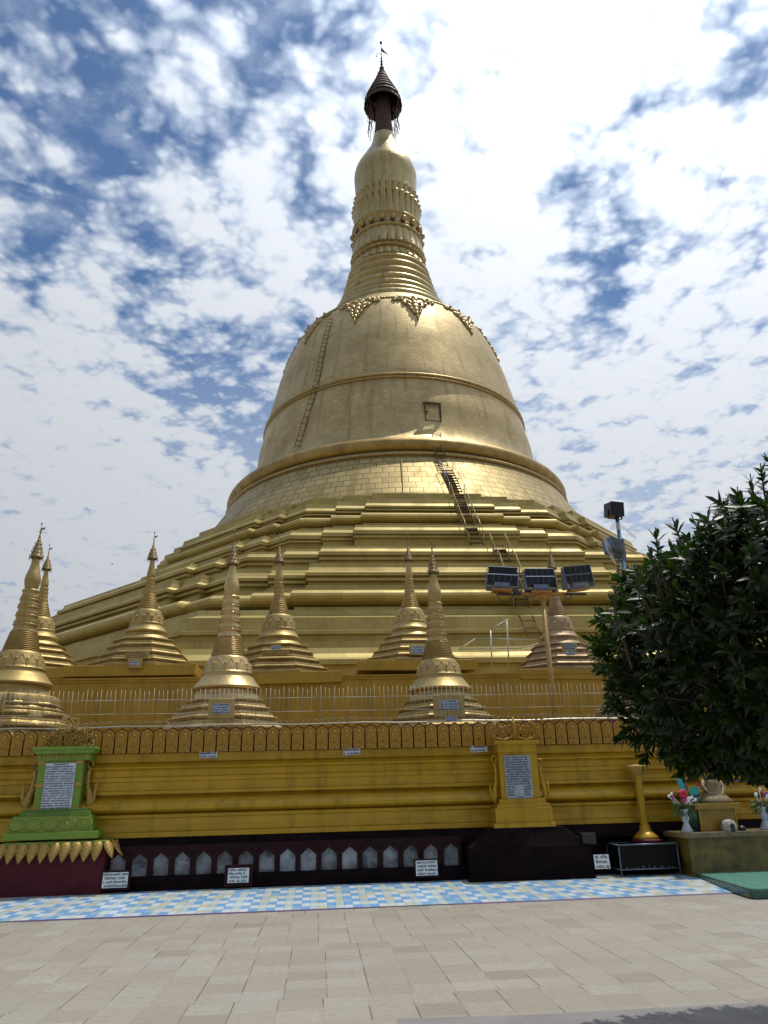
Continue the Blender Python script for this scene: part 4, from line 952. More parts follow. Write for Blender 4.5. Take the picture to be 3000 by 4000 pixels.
# blue pole with square lamps
YB_ = 17.4; pt2 = at(2409, 2018, YB_)
bp_ = thing('blue_floodlight_pole', 'bright blue pole with black square lamp on top, rising beside the tree', 'lamp pole', (pt2.x, YB_, FLOOR1))
hb = pt2.z-FLOOR1; bp0 = Vector((pt2.x, YB_, FLOOR1))
MB().tube([(0, 0, 0), (0, 0, hb)], .05, 14).build('pole', 'bluepole', bp_)
def sqlamp(cx, cy, s, rot, m='black', name='square_lamp'):
    p = at(cx, cy, YB_-.1)-bp0
    o = MB(); o.box(-s, s, -.12, .20, -s*.95, s*.95, tx=.01); o.box(-s*1.04, s*1.04, -.14, -.12, -s, s)
    for q in (-1, 1): o.box(q*s*1.08-.012, q*s*1.08+.012, -.02, .03, -s*1.25, 0)
    o.box(-s*1.08, s*1.08, -.02, .03, -s*1.28, -s*1.2)
    f = bevel(o.build(name, m, bp_), .008); f.location = p; f.rotation_euler = rot
    MB().box(-s*.92, s*.92, -.146, -.14, -s*.9, s*.9).build('glass', 'lampglass', f)
    return f
sqlamp(2400, 1992, .19, (radians(8), 0, radians(12)))
sqlamp(2398, 2135, .20, (radians(-20), radians(12), radians(25)), 'lampgrey')
sqlamp(2545, 2222, .17, (radians(5), radians(-10), radians(-20)), 'lampgrey')
p = at(2425, 2150, YB_)-bp0; MB().obox(p, VX*.09, VY*.08, VZ*.28).build('control_gear', 'lampgrey', bp_)
o = MB(); rnd = random.Random(5)     # torn plastic wrapped round the lamp and blowing to the right
def film(pts, wd, seed):
    r2 = random.Random(seed); vs = []; n = 5
    for i, (a, c) in enumerate(pts):
        P0 = at(a, c, YB_-.25)-bp0
        for j in range(n): vs.append(P0+VZ*(wd[i]*(j/(n-1)-.5))+VY*(.05*sin(j*2.1+i*1.3)+r2.uniform(-.03, .03))+VX*r2.uniform(-.01, .01))
    o.add(vs, [(i*n+j, i*n+j+1, (i+1)*n+j+1, (i+1)*n+j) for i in range(len(pts)-1) for j in range(n-1)], 0, True)
film([(2385, 2062), (2400, 2052), (2420, 2056), (2440, 2066), (2462, 2084), (2485, 2100)], [.10, .2, .18, .16, .2, .14], 1)
film([(2352, 2090), (2368, 2120), (2385, 2160), (2400, 2190), (2406, 2205)], [.1, .3, .35, .2, .05], 2)
o.build('plastic_sheet', 'plastic', bp_, recalc=False)

# pipe frame above the back wall
pf = thing('pipe_frame', 'open frame of thin grey pipes standing on the terrace left of the light pole', 'scaffold', tuple(at(1920, 2630, YC)))
po = Vector(pf.location)
Q = lambda x, y, Y=YC: at(1500+x/1.659, 2000+y/1.659, Y)-po
o = MB()
for a, b_ in ((Q(690, 768), Q(702, 1045)), (Q(795, 693, YC+.4), Q(812, 1045, YC+.4))): o.tube([a, b_], .022, 6)
o.build('uprights', 'rail', pf)
o = MB()
for a, b_ in ((Q(678, 772), Q(806, 692, YC+.4)), (Q(495, 888), Q(880, 882)), (Q(585, 820, YC+1), Q(990, 828, YC+1)), (Q(485, 892), Q(592, 820, YC+1)), (Q(880, 884), Q(995, 852, YC+1))): o.tube([a, b_], .018, 6)
o.build('crossbars', 'wire', pf)

# bird
bd = MB(); p = at(438, 2204, 45); bd.ball((0, 0, 0), .16, .05, .05); bd.prism([(-.05, 0), (.08, 0), (.02, .22)], (0, 0, .02), VX, VY, VZ, .015); bd.prism([(-.05, 0), (.02, -.22), (.08, 0)], (0, 0, .02), VX, VY, VZ, .015)
bd = bd.build('bird', 'black'); bd.location = p; bd.scale = (.5, .5, .5); tag(bd, 'tiny dark bird gliding in the sky left of the stupas', 'bird')

# ------------------------------------------------------------------ helpers for pieces measured on the photograph
def pbox(mb, x0, x1, y0, y1, Yf, dep, org, mi=None, tx=0, ty=0, z0=None, z1=None):
    a = at(x0, (y0+y1)/2, Yf); b_ = at(x1, (y0+y1)/2, Yf); xm = (x0+x1)/2
    zt_ = at(xm, y0, Yf).z if z1 is None else z1; zb2 = at(xm, y1, Yf).z if z0 is None else z0
    mb.box(a.x-org.x, b_.x-org.x, Yf-org.y, Yf+dep-org.y, zb2-org.z, zt_-org.z, mi, tx, ty)
    return (a.x+b_.x)/2-org.x, zb2-org.z, zt_-org.z, b_.x-a.x

# green inscription stele
og = Vector((at(215, 3400, 14.7).x, 14.75, WZ))
gs = thing('green_stele', 'bright green stele with gilded crest and inscribed tablet on a dark red base', 'stele', tuple(og))
Yb = 14.75
o = MB(); X0 = at(402, 3420, Yb-.0).x-og.x; o.box(-X0*1.25, X0, 0, 1.1, -.06, at(215, 3300, Yb).z-og.z, ty=0); bevel(o.build('base', 'maroon', gs), .02)
zbt = at(215, 3300, Yb).z-og.z
o = MB(); pbox(o, 9, 377, 3251, 3280, Yb+.0, .9, og); bevel(o.build('foot', 'green', gs), .008)
c_, z0_, z1_, w_ = pbox(MB(), 30, 359, 3187, 3251, Yb+.06, .8, og)
o = MB(); o.box(c_-w_/2, c_+w_/2, .06, .85, z0_, z1_, tx=.05, ty=.05); blk = bevel(o.build('carved_block', 'green', gs), .01)
q = MB()
for k in range(5):
    cx = c_-w_*.40+w_*.8*k/4; cz = (z0_+z1_)/2-.005; rx, rz = w_*.098, (z1_-z0_)*.36
    for i in range(18):
        a0, a1 = 2*pi*i/18, 2*pi*(i+1)/18
        yy = lambda z: .06+.05*(z-z0_)/(z1_-z0_)-.006
        q.tube([(cx+rx*cos(a0), yy(cz+rz*sin(a0)), cz+rz*sin(a0)), (cx+rx*cos(a1), yy(cz+rz*sin(a1)), cz+rz*sin(a1))], .008, 4)
    q.ball((cx, .08, cz), .035, .012, .035, 8, 5)
q.build('ring_ornaments', 'gleaf', blk)
o = MB(); pbox(o, 72, 353, 3168, 3189, Yb+.10, .7, og, tx=.03, ty=.03); pbox(o, 90, 340, 3160, 3169, Yb+.14, .6, og); bevel(o.build('step', 'greend', gs), .01)
Yt = Yb+.20
o = MB(); cb, zb0, zb1, wb = pbox(o, 140, 316, 2968, 3165, Yt, .45, og); bevel(o.build('shaft', 'green', gs), .01)
q = MB()
for s_ in (-1, 1):
    for f in (.03, .50, .95): q.box(cb+s_*wb*.42-wb*.085, cb+s_*wb*.42+wb*.085, .19, .25, zb0+(zb1-zb0)*f-.035, zb0+(zb1-zb0)*f+.035)
q.build('gilt_bands', 'gleaf', gs)
ct, zt0, zt1, wt = pbox(MB(), 170, 287, 2981, 3161, Yt-.02, .1, og)
tb = MB().box(ct-wt/2, ct+wt/2, .17, .25, zt0, zt1).build('tablet', 'marble', gs)
q = MB(); script(q, (ct-wt/2, .166, zt1), VX, VZ, -VY, wt, zt1-zt0, 19, 41, head=True); q.build('lettering', 'ink', tb, recalc=False)
o = MB(); cf, zf0, zf1, wf = pbox(o, 146, 352, 2942, 2970, Yt-.03, .5, og); fz = o.build('frieze', 'green', gs)
q = MB()
for k in range(12): q.ball((cf-wf*.44+wf*.88*k/11, .165, (zf0+zf1)/2+.01), .022, .012, .045, 7, 5)
q.build('frieze_petals', 'gleaf', fz)
o = MB(); cc_, zc0, zc1, wc = pbox(MB(), 126, 372, 2917, 2943, Yt-.12, .6, og)
o.box(cc_-wc/2+.06, cc_+wc/2-.06, .11, .75, zc0, zc0+(zc1-zc0)*.5, tx=-.05, ty=-.03); o.box(cc_-wc/2, cc_+wc/2, .06, .78, zc0+(zc1-zc0)*.5, zc1); bevel(o.build('cornice', 'green', gs), .008)
# gilded openwork crest
def crest(parent, c, y, z, w, h, seed, m, n=150, arms=True):
    o = MB(); rnd = random.Random(seed)
    for i in range(n):
        u = rnd.uniform(-1, 1); hm = (1-abs(u)**1.1)*.55+.42+.12*cos(u*9); v = rnd.random()*hm
        if abs(u) < .18: v = rnd.random()*1.0
        R_ = Matrix.Rotation(rnd.uniform(-1, 1)-u*.8, 3, 'Y') @ Matrix.Rotation(rnd.uniform(-.6, .6), 3, 'X')
        o.ball((c+u*w/2, y+rnd.uniform(-.05, .05), z+v*h), .014, .012, rnd.uniform(.022, .045), 5, 4, rot=R_)
    for k in range(9):
        u = -1+k/4; hh = h*((1-abs(u)**1.1)*.55+.45) if k != 4 else h
        pts = [(c+u*w*.40+.05*u*sin(t*2.6), y, z+hh*t) for t in [i/6 for i in range(7)]]
        o.tube(pts, [.013-.0016*i for i in range(7)], 5)
        o.ball(pts[-1], .016, .014, .03, 5, 4)
    return o.build('crest', m, parent)
crest(gs, cc_+.0, .42, zc1-.01, at(347, 2870, Yb).x-at(157, 2870, Yb).x, at(250, 2806, Yb+.4).z-og.z-zc1, 3, 'gleaf', 210)
# hamsa shaped brackets either side
def bracket(parent, x, y, z0, z1, sgn, m, w=.16, full=True):
    o = MB(); H_ = z1-z0; X_ = lambda u: x+sgn*u*w; Z_ = lambda v: z0+v*H_
    body_ = [(.15, .0), (.55, .04), (.75, .14), (.62, .3), (.42, .45), (.34, .6), (.36, .74), (.5, .84)]
    o.tube([(X_(u), y, Z_(v)) for u, v in body_], [w*.13, w*.28, w*.36, w*.26, w*.2, w*.17, w*.17, w*.12], 8)
    o.tube([(X_(u), y, Z_(v)) for u, v in ((.5, .82), (.3, .86), (.16, .93), (.3, .99), (.6, .985), (.7, .92), (.58, .86))], [w*.09]*3+[w*.1]*2+[w*.08, w*.05], 6)
    for k in range(4 if full else 2):
        o.tube([(X_(.62), y+.01*k, Z_(.08+.03*k)), (X_(1.0+.04*k), y, Z_(.14+.05*k)), (X_(1.12), y, Z_(.27+.07*k)), (X_(1.02+.05*k), y, Z_(.36+.08*k))], [w*.15, w*.17, w*.12, w*.02], 6)
    for k in range(3): o.tube([(X_(.35), y, Z_(.5+.08*k)), (X_(.1), y, Z_(.53+.09*k)), (X_(.12), y, Z_(.6+.08*k))], [w*.09, w*.06, w*.03], 5)
    for k in range(8): o.ball((X_(.75-.05*k), y-.03, Z_(.12+.07*k)), w*.13, w*.1, w*.2, 6, 4)
    return o.build('bird_bracket', m, parent)
zc_b = lambda yy: at(300, yy, Yt).z-og.z
bracket(gs, cb+wb/2+.0, .36, zc_b(3163), zc_b(2968), 1, 'gleaf', .20)
bracket(gs, cb-wb/2-.0, .36, zc_b(3163), zc_b(2975), -1, 'gleaf', .24)
# fringe of hanging leaves
ln = at(42, 3300, Yb).x-at(0, 3300, Yb).x; zl = zbt+.035
xr_ = X0+.0
lm = MB()
outl = []
L_ = .32; Wd = ln*.52
for i in range(9):
    f = i/8; wv = Wd*sin(pi*min(1, (f**.75)*.86+.14))**.8*(1 if f < .95 else .2); outl.append((wv, -f*L_))
poly = [(a, b_) for a, b_ in outl]+[(-a, b_) for a, b_ in outl[::-1]]
vs = []; 
for a, b_ in outl:
    dy = -.02-.10*(b_/L_)**2-.03*sin(-b_/L_*pi)
    vs += [(a+.10*b_*.5, dy, b_), (.10*b_*.5, dy-.025, b_), (-a+.10*b_*.5, dy, b_)]
n = len(outl); lm.add(vs, [(3*i+j, 3*i+j+1, 3*i+j+4, 3*i+j+3) for i in range(n-1) for j in (0, 1)], 0, True)
fr0 = lm.build('hanging_leaf', 'gleaf', gs, recalc=False)
so = fr0.modifiers.new('thick', 'SOLIDIFY'); so.thickness = .012
for k in range(10):
    q = fr0 if k == 0 else fr0.copy()
    if k: COL.objects.link(q); q.parent = gs
    q.location = (xr_-.13-k*ln, -.01, zl)
for k, (dx, dy, rz, tl) in enumerate(((.0, .02, 55, -.25), (.04, .22, 80, -.35), (.05, .42, 90, -.3))):
    q = fr0.copy(); COL.objects.link(q); q.parent = gs; q.location = (xr_+dx, dy, zl); q.rotation_euler = (tl, 0, radians(rz))
o = MB(); o.box(-X0*1.2, X0+.02, -.02, 1.0, zbt-.02, zbt+.05); bevel(o.build('fringe_band', 'green', gs), .01)

# yellow inscription stele
Yy = 14.55; oy_ = Vector((at(2050, 3300, Yy).x, Yy, WZ))
ys = thing('yellow_stele', 'yellow stele with grey inscribed tablet and leafy crest on a black stepped plinth', 'stele', tuple(oy_))
a, b_ = at(1838, 3360, Yy-.05), at(2317, 3360, Yy-.05); zt_ = at(2060, 3303, Yy).z-oy_.z; zt2 = at(2050, 3232, Yy+.1).z-oy_.z
o = MB(); o.box(a.x-oy_.x, b_.x-oy_.x, -.02, .7, -.06, zt_); o.box(a.x-oy_.x+.02, b_.x-oy_.x-.02, 0, .7, zt_, zt2, tx=.42, ty=.12); o.box(a.x-oy_.x-.03, b_.x-oy_.x+.03, -.04, .7, -.06, .05)
bevel(o.build('plinth', 'plinth', ys), .01)
Y0 = Yy+.12
o = MB(); pbox(o, 1930, 2172, 3214, 3232, Y0, .6, oy_); cbk, zk0, zk1, wk = pbox(o, 1936, 2160, 3155, 3215, Y0+.04, .5, oy_); pbox(o, 1941, 2152, 3139, 3156, Y0+.06, .5, oy_, tx=.015, ty=.01); pbox(o, 1950, 2134, 3120, 3140, Y0+.09, .45, oy_, tx=.01)
bevel(o.build('stepped_base', 'ywall', ys), .008)
o = MB(); cs_, zs0, zs1, ws = pbox(o, 1953, 2104, 2936, 3121, Y0+.14, .4, oy_); bevel(o.build('shaft', 'ywall', ys), .008)
o = MB(); pbox(o, 1943, 2094, 2906, 2938, Y0+.10, .45, oy_, tx=-.0, ty=0); c3, z30, z31, w3 = pbox(o, 1934, 2103, 2893, 2907, Y0+.06, .5, oy_, tx=-.01); bevel(o.build('cornice', 'ywall', ys), .008)
ct, zt0, zt1, wt = pbox(MB(), 1975, 2077, 2951, 3119, Y0+.125, .1, oy_)
tb = MB().box(ct-wt/2, ct+wt/2, .245, .30, zt0, zt1).build('tablet', 'marble2', ys)
q = MB(); hh_ = zt1-zt0; script(q, (ct-wt/2, .241, zt1-.01), VX, VZ, -VY, wt, hh_*.68, 12, 51, jag=.08)
q.build('lettering', 'ink', tb, recalc=False)
for x_, y_, w_, h_, n_, sd_ in ((-.48, .70, .3, .24, 4, 52), (.16, .70, .3, .24, 4, 53), (-.1, .94, .25, .05, 1, 54)):
    q = MB(); script(q, (ct+wt*x_, .241, zt1-hh_*y_), VX, VZ, -VY, wt*w_, hh_*h_, n_, sd_); q.build('lettering', 'ink', tb, recalc=False)
for s_ in (-1, 1): bracket(ys, cs_+s_*ws/2, .34, at(2030, 3140 if s_ < 0 else 3125, Y0+.2).z-oy_.z, at(2030, 2948 if s_ < 0 else 2965, Y0+.2).z-oy_.z, s_, 'ywall', .17, full=False)
# crest of two curling branches and a central flame
o = MB(); zc = z31; Hc = at(2010, 2798, Y0+.2).z-oy_.z-zc; Wc = (at(2104, 2860, Y0).x-at(1924, 2860, Y0).x)/2
o.tube([(c3, .32, zc), (c3, .32, zc+Hc*.3), (c3, .32, zc+Hc*.65), (c3, .32, zc+Hc)], [.05, .045, .05, .006], 8)
for s_ in (-1, 1):
    o.tube([(c3+s_*Wc*u, .32, zc+Hc*v) for u, v in ((0, .25), (.2, .12), (.45, .04), (.75, .08), (.95, .25), (.98, .5), (.8, .68))], [.03, .03, .032, .03, .025, .018, .008], 7)
    for u, v, r in ((.25, .42, .05), (.5, .32, .055), (.75, .40, .05), (.38, .55, .035), (.62, .55, .04), (.85, .62, .04), (.2, .6, .03), (.7, .72, .03)):
        for k in range(6): an = k*pi/3; o.ball((c3+s_*Wc*u+cos(an)*r*.75, .30, zc+Hc*v+sin(an)*r*.75), r*.6, r*.4, r*.6, 6, 4)
        o.ball((c3+s_*Wc*u, .28, zc+Hc*v), r*.4, r*.4, r*.4, 6, 4)
o.build('crest', 'leafy', ys)

# fluted yellow column with lotus foot
Yk = 14.95; ok = Vector((at(2524, 3270, Yk).x, Yk, WZ))
kc = thing('lotus_column', 'slim fluted yellow column with flared lotus foot beside the glass cabinet', 'column', tuple(ok))
zk = lambda y: at(2510, y, Yk).z-ok.z
o = MB(); o.lathe([(.080, zk(3244)), (.074, zk(3130)), (.072, zk(3010))][:3], 48, mod=lambda r, k, a: r*(1-.12*abs(sin(5*a))), smooth=False); o.build('shaft', 'ywall', kc)
MB().lathe([(.235, zk(3276)), (.22, zk(3266)), (.15, zk(3252)), (.105, zk(3242)), (.095, zk(3225)), (.085, zk(3222))], 64, mod=lambda r, k, a: r*(1+(.04*abs(cos(10*a)) if k < 3 else 0))).build('lotus_foot', 'ywall', kc)
MB().lathe([(.10, zk(3025)), (.12, zk(3015)), (.18, zk(3000)), (.20, zk(2994)), (.17, zk(2990)), (.02, zk(2985))], 40, mod=lambda r, k, a: r*(1+.08*abs(cos(5*a)))).build('capital', 'gleaf', kc)
MB().lathe([(.29, zk(3292)), (.29, zk(3280)), (.24, zk(3276))], 40).build('red_disc', 'maroon', kc)
MB().box(-.34, .34, -.20, .5, -.04, zk(3291)).build('pedestal', 'plinth', kc)
# small white lamp behind the column
p = at(2530, 3195, Yk+.5); sw = MB().lathe([(.045, 0), (.05, .02), (.03, .05), (.06, .12), (.075, .2), (.05, .27), (.02, .3)], 16).build('white_vase', 'china'); sw.location = (p.x, p.y, at(2530, 3192, Yk+.5).z); tag(sw, 'small white vase tucked behind the slim yellow column', 'vase')
vb = MB().box(-.2, .2, -.12, .3, 0, sw.location.z-.02); vb = vb.build('dark_block', 'plinth'); vb.location = (p.x+.02, p.y+.02, .02); tag(vb, 'low dark block behind the slim yellow column', 'block')

# black glass candle cabinet on thin legs
zg = lambda Y: WZ*(Y-MY)/(WY-MY)+.012
g0 = atM(2429, 3427); Yc = g0.y; oc_ = Vector((g0.x, Yc, zg(Yc)))
cbn = thing('glass_cabinet', 'low black glass candle cabinet on thin metal legs beside the altar', 'cabinet', tuple(oc_))
wq = at(2655, 3350, Yc).x-g0.x; zq0, zq1 = at(2540, 3394, Yc).z-oc_.z, at(2540, 3297, Yc).z-oc_.z; dq = .62
for (xx, yy) in ((.015, .015), (wq-.015, .015), (.015, dq), (wq-.015, dq)): MB().tube([(xx, yy, 0), (xx, yy, zq1)], .012, 6).build('leg', 'lampgrey', cbn)
o = MB()
for z in (zq0, zq1):
    for a_, b2 in (((0, 0), (wq, 0)), ((wq, 0), (wq, dq)), ((wq, dq), (0, dq)), ((0, dq), (0, 0))): o.tube([(*a_, z), (*b2, z)], .012, 6)
o.build('frame', 'lampgrey', cbn)
o = MB(); o.box(.02, wq-.02, .02, dq-.01, zq0, zq1-.02); o.build('glass_case', 'blackm', cbn)
o = MB(); rnd = random.Random(9)
for i in range(13): xx = .12+(wq-.3)*i/12+rnd.uniform(-.03, .03); hgt = rnd.uniform(.02, .07); o.tube([(xx, .0, zq0+.01), (xx+rnd.uniform(-.01, .01), .0, zq0+.01+hgt)], .008, 5)
o.build('candles', 'lampgrey', cbn)

# altar ---------------------------------------------------------------
a0 = atM(2660, 3412); Ya = a0.y-.50; oa = Vector((a0.x, Ya, zg(Ya)))
al = thing('offering_altar', 'low altar faced with mottled dark yellow tiles under the tree', 'altar', tuple(oa))
zal = at(2700, 3274, Ya).z-oa.z; zat = at(2700, 3252, Ya).z-oa.z
MB().box(0, 4.2, 0, .9, -.05, zal).build('tiled_body', 'altar', al)
bevel(MB().box(-.09, 4.25, -.06, .9, zal, zat).build('top_slab', 'altartop', al), .012)
ZA = oa.z+zat
Yu = Ya+.22; ou = Vector((at(2812, 3240, Yu).x, Yu, ZA))
up_ = thing('yellow_pedestal', 'small yellow pedestal with overhanging tiled top, standing on the altar', 'pedestal', tuple(ou))
wu = (at(2882, 3200, Yu).x-at(2742, 3200, Yu).x)/2; zu = at(2812, 3160, Yu).z-ZA; zu2 = at(2812, 3137, Yu).z-ZA
MB().box(-wu, wu, 0, .5, 0, zu).build('body', 'altary', up_)
bevel(MB().box(-wu-.10, wu+.10, -.08, .52, zu, zu2).build('top', 'altary', up_), .01)
for s_ in (-1, 1): MB().box(s_*wu-.012, s_*wu+.012, -.015, 0, 0, zu).build('edge_strip', 'ywall', up_)
# flower vases
def vase(name, label, x, ybot, ytop, Y, Zb, flowers, seed, grp='vases of flowers on the altar'):
    p = at(x, ybot, Y); v = thing(name, label, 'vase', (p.x, Y, Zb), 0, grp); h = at(x, ytop, Y).z-Zb
    MB().lathe([(.125*h/.45, 0), (.12*h/.45, .02), (.06*h/.45, .36*h), (.05*h/.45, .42*h), (.085*h/.45, .56*h), (.088*h/.45, .62*h), (.06*h/.45, .74*h), (.055*h/.45, .8*h), (.085*h/.45, .98*h), (.08*h/.45, h), (.05, h*.97)], 20, mod=lambda r, k, a: r*(1+.04*cos(8*a))).build('vase_body', 'china', v)
    s2 = MB(); rnd = random.Random(seed)
    for i in range(70):
        a = rnd.uniform(0, 6.28); r = rnd.uniform(.03, .22); z = h+rnd.uniform(-.12, .12)
        if rnd.random() < .5: a = 0 if rnd.random() < .5 else pi; a += rnd.uniform(-.4, .4)
        c = Vector((0, 0, h)); e = Vector((r*cos(a), r*sin(a)*.5, z)); d = Vector((cos(a), 0, -1.2)).normalized()*rnd.uniform(.05, .1)
        s2.tube([c, (c+e)/2+VZ*.03, e, e+d], [.006, .008, .012, .002], 4)
    s2.build('leaves', 'stem', v)
    for m, lst in flowers:
        q = MB()
        for fx, fy, r in lst:
            P0 = at(fx, fy, Y)-Vector((p.x, Y, Zb))
            for k in range(7): an = k*.9; q.ball(P0+Vector((cos(an)*r*.5, -.03-.02*(k % 2), sin(an)*r*.5)), r*.5, r*.35, r*.5, 6, 4)
            q.tube([(0, 0, h), P0], .006, 4)
        q.build('flowers', m, v)
    return v
c6 = lambda x, y: (2550+x/3.6875, 3000+y/3.6875)
FL = lambda l: [(*c6(x, y), r) for x, y, r in l]
vase('flower_vase', 'white china vase with red, pink and white flowers at the left end of the altar', 2685, 3250, 3160, Ya+.12, ZA,
     [('red', FL([(420, 370, .085), (380, 360, .05), (455, 400, .06)])), ('pink', FL([(440, 470, .05), (275, 420, .03), (540, 490, .03)])), ('wpetal', FL([(220, 405, .03), (255, 375, .03), (500, 450, .05), (550, 425, .03), (600, 460, .03), (530, 510, .025)]))], 3)
vase('flower_vase', 'vase with trailing green leaves and pale flowers cut by the right edge of the photo', 2996, 3250, 3150, Ya+.15, ZA,
     [('wpetal', FL([(1470, 385, .04), (1530, 310, .03), (1640, 410, .06)])), ('pink', FL([(1600, 370, .045)])), ('ywall', FL([(1640, 350, .035), (1655, 450, .04)]))], 4)
# seated statue in scaly robe
Yst = Yu+.22; os_ = Vector((at(2790, 3133, Yst).x, Yst, ZA+zu2))
stt = thing('seated_statue', 'small seated golden statue in a scaly robe on the yellow pedestal', 'statue', tuple(os_)); hs = at(2780, 3020, Yst).z-os_.z
MB().lathe([(.27, 0), (.28, .04), (.22, .10), (.16, .22), (.17, .34), (.13, .43), (.06, .47)], 20, mod=lambda r, k, a: r*(1+.25*abs(cos(a)) if k < 3 else 1)).build('robe', 'scale', stt)
o = MB()
for s_ in (-1, 1): o.tube([(s_*.15, 0, .40), (s_*.20, -.05, .28), (s_*.12, -.15, .15), (0, -.17, .12)], [.05, .045, .035, .03], 8)
o.build('arms', 'scale', stt)
o = MB(); o.ball((0, -.01, .54), .065, .07, .085, 12, 9); o.ball((0, -.08, .535), .012, .015, .02, 5, 4); o.tube([(0, 0, .42), (0, 0, .5)], .035, 8)
for s_ in (-1, 1): o.ball((s_*.068, 0, .53), .012, .02, .03, 5, 4)
o.build('head', 'skin', stt)
MB().lathe([(.075, .58), (.08, .60), (.06, .66), (.03, .72), (.012, .80)], 16).build('crown', 'hti', stt)
# teal pennants and planter
pp = at(2700, 3120, Yu+.15)
tp = thing('pot_of_pennants', 'dark green pot of teal and tan paper pennants beside the seated statue', 'pot', (pp.x, Yu+.15, ZA+.02))
zp = at(2700, 3118, Yu).z-ZA
MB().lathe([(.09, 0), (.12, zp*.5), (.16, zp*.9), (.17, zp)], 18).build('pot', 'tilegd', tp)
for m, dx, r, pol in (('teal', -.02, 0, [(-.02, 0), (.17, .02), (.16, .18), (.0, .13)]), ('teal', -.20, .1, [(0, 0), (.08, .12), (.05, .3), (-.06, .32)]), ('altartop', -.14, -.1, [(0, 0), (.09, .1), (.10, .24), (-.02, .22)]), ('red', .10, .1, [(0, .18), (.10, .14), (.05, .28)])):
    MB().prism(pol, (dx, -.05-r*.2, zp+.02), VX, VZ, VY, .008).build('pennant', m, tp)
o = MB()
for k in range(5): o.tube([(0, 0, zp-.02), (-.16+.09*k, -.05, zp+.16)], .006, 4)
o.build('sticks', 'bark', tp)
# white rounded figure
Yw = Ya+.06; wfz = thing('white_figurine', 'small rounded white stone figurine with dark arch, sitting on the altar', 'figurine', (at(2850, 3245, Yw).x, Yw, ZA))
hw_ = at(2850, 3200, Yw).z-ZA
o = MB(); o.lathe([(.13, 0), (.135, .04), (.13, hw_*.5), (.10, hw_*.85), (.03, hw_)], 20, mod=lambda r, k, a: r*(1+.07*cos(9*a))); o.build('figure', 'altartop2', wfz)
MB().prism(arch(.035, 0, hw_*.45, hw_*.7), (0.0, -.152, .0), VX, VZ, VY, .05).build('dark_arch', 'black', wfz)
bl = MB().lathe([(.05, 0), (.08, .03), (.06, .07), (.01, .09)], 14).build('dark_bowl', 'black'); bl.location = (wfz.location.x+.24, Yw, ZA); tag(bl, 'small black bowl next to the white figurine on the altar', 'bowl')
# grey pipe on the wall at the right
o = MB(); A_, B_, C_ = at(2845, 3052, WF-.25), at(2940, 3050, WF-.25), at(2955, 3066, WF-.35)
o.tube([A_-Vector((0, 0, 0)), B_, C_], .02, 8); o = o.build('drain_pipe', 'lampgrey'); tag(o, 'thin grey pipe fixed along the yellow wall above the altar', 'pipe')

# green tiled slab
B0 = atZ(2940, 3474, .14); A0 = atZ(2719, 3408, .15)
sg = thing('green_slab', 'low green tiled platform with rounded corner at the right edge of the tiled pavement', 'platform', (B0.x, B0.y, 0))
o = MB(); dA = A0-B0
poly = [(.12, 0), (.05, .015), (.015, .05), (0, .12), (dA.x, dA.y), (4.0, dA.y), (4.0, 0)]
o.prism(poly, (0, 0, .005), VX, VY, VZ, .125); bevel(o.build('edge', 'tilegd', sg), .01)
o = MB(); o.prism([(a*.995+.01, b_*.99+.01) for a, b_ in poly], (0, 0, .131), VX, VY, VZ, .012); o.build('top_tiles', 'tileg', sg)
# small dark box near the plinth
p = at(2315, 3300, 14.4); o = MB(); o.box(-.13, .13, 0, .2, 0, .19); o.box(-.11, .11, -.01, 0, .02, .17); o.tube([(-.14, .1, 0), (-.14, .1, .1)], .01, 5); o.tube([(.14, .1, 0), (.14, .1, .1)], .01, 5)
o = bevel(o.build('spotlight_box', 'black'), .008); o.location = (p.x, 14.55, p.z); tag(o, 'small black box lamp at the right end of the dark plinth', 'lamp')

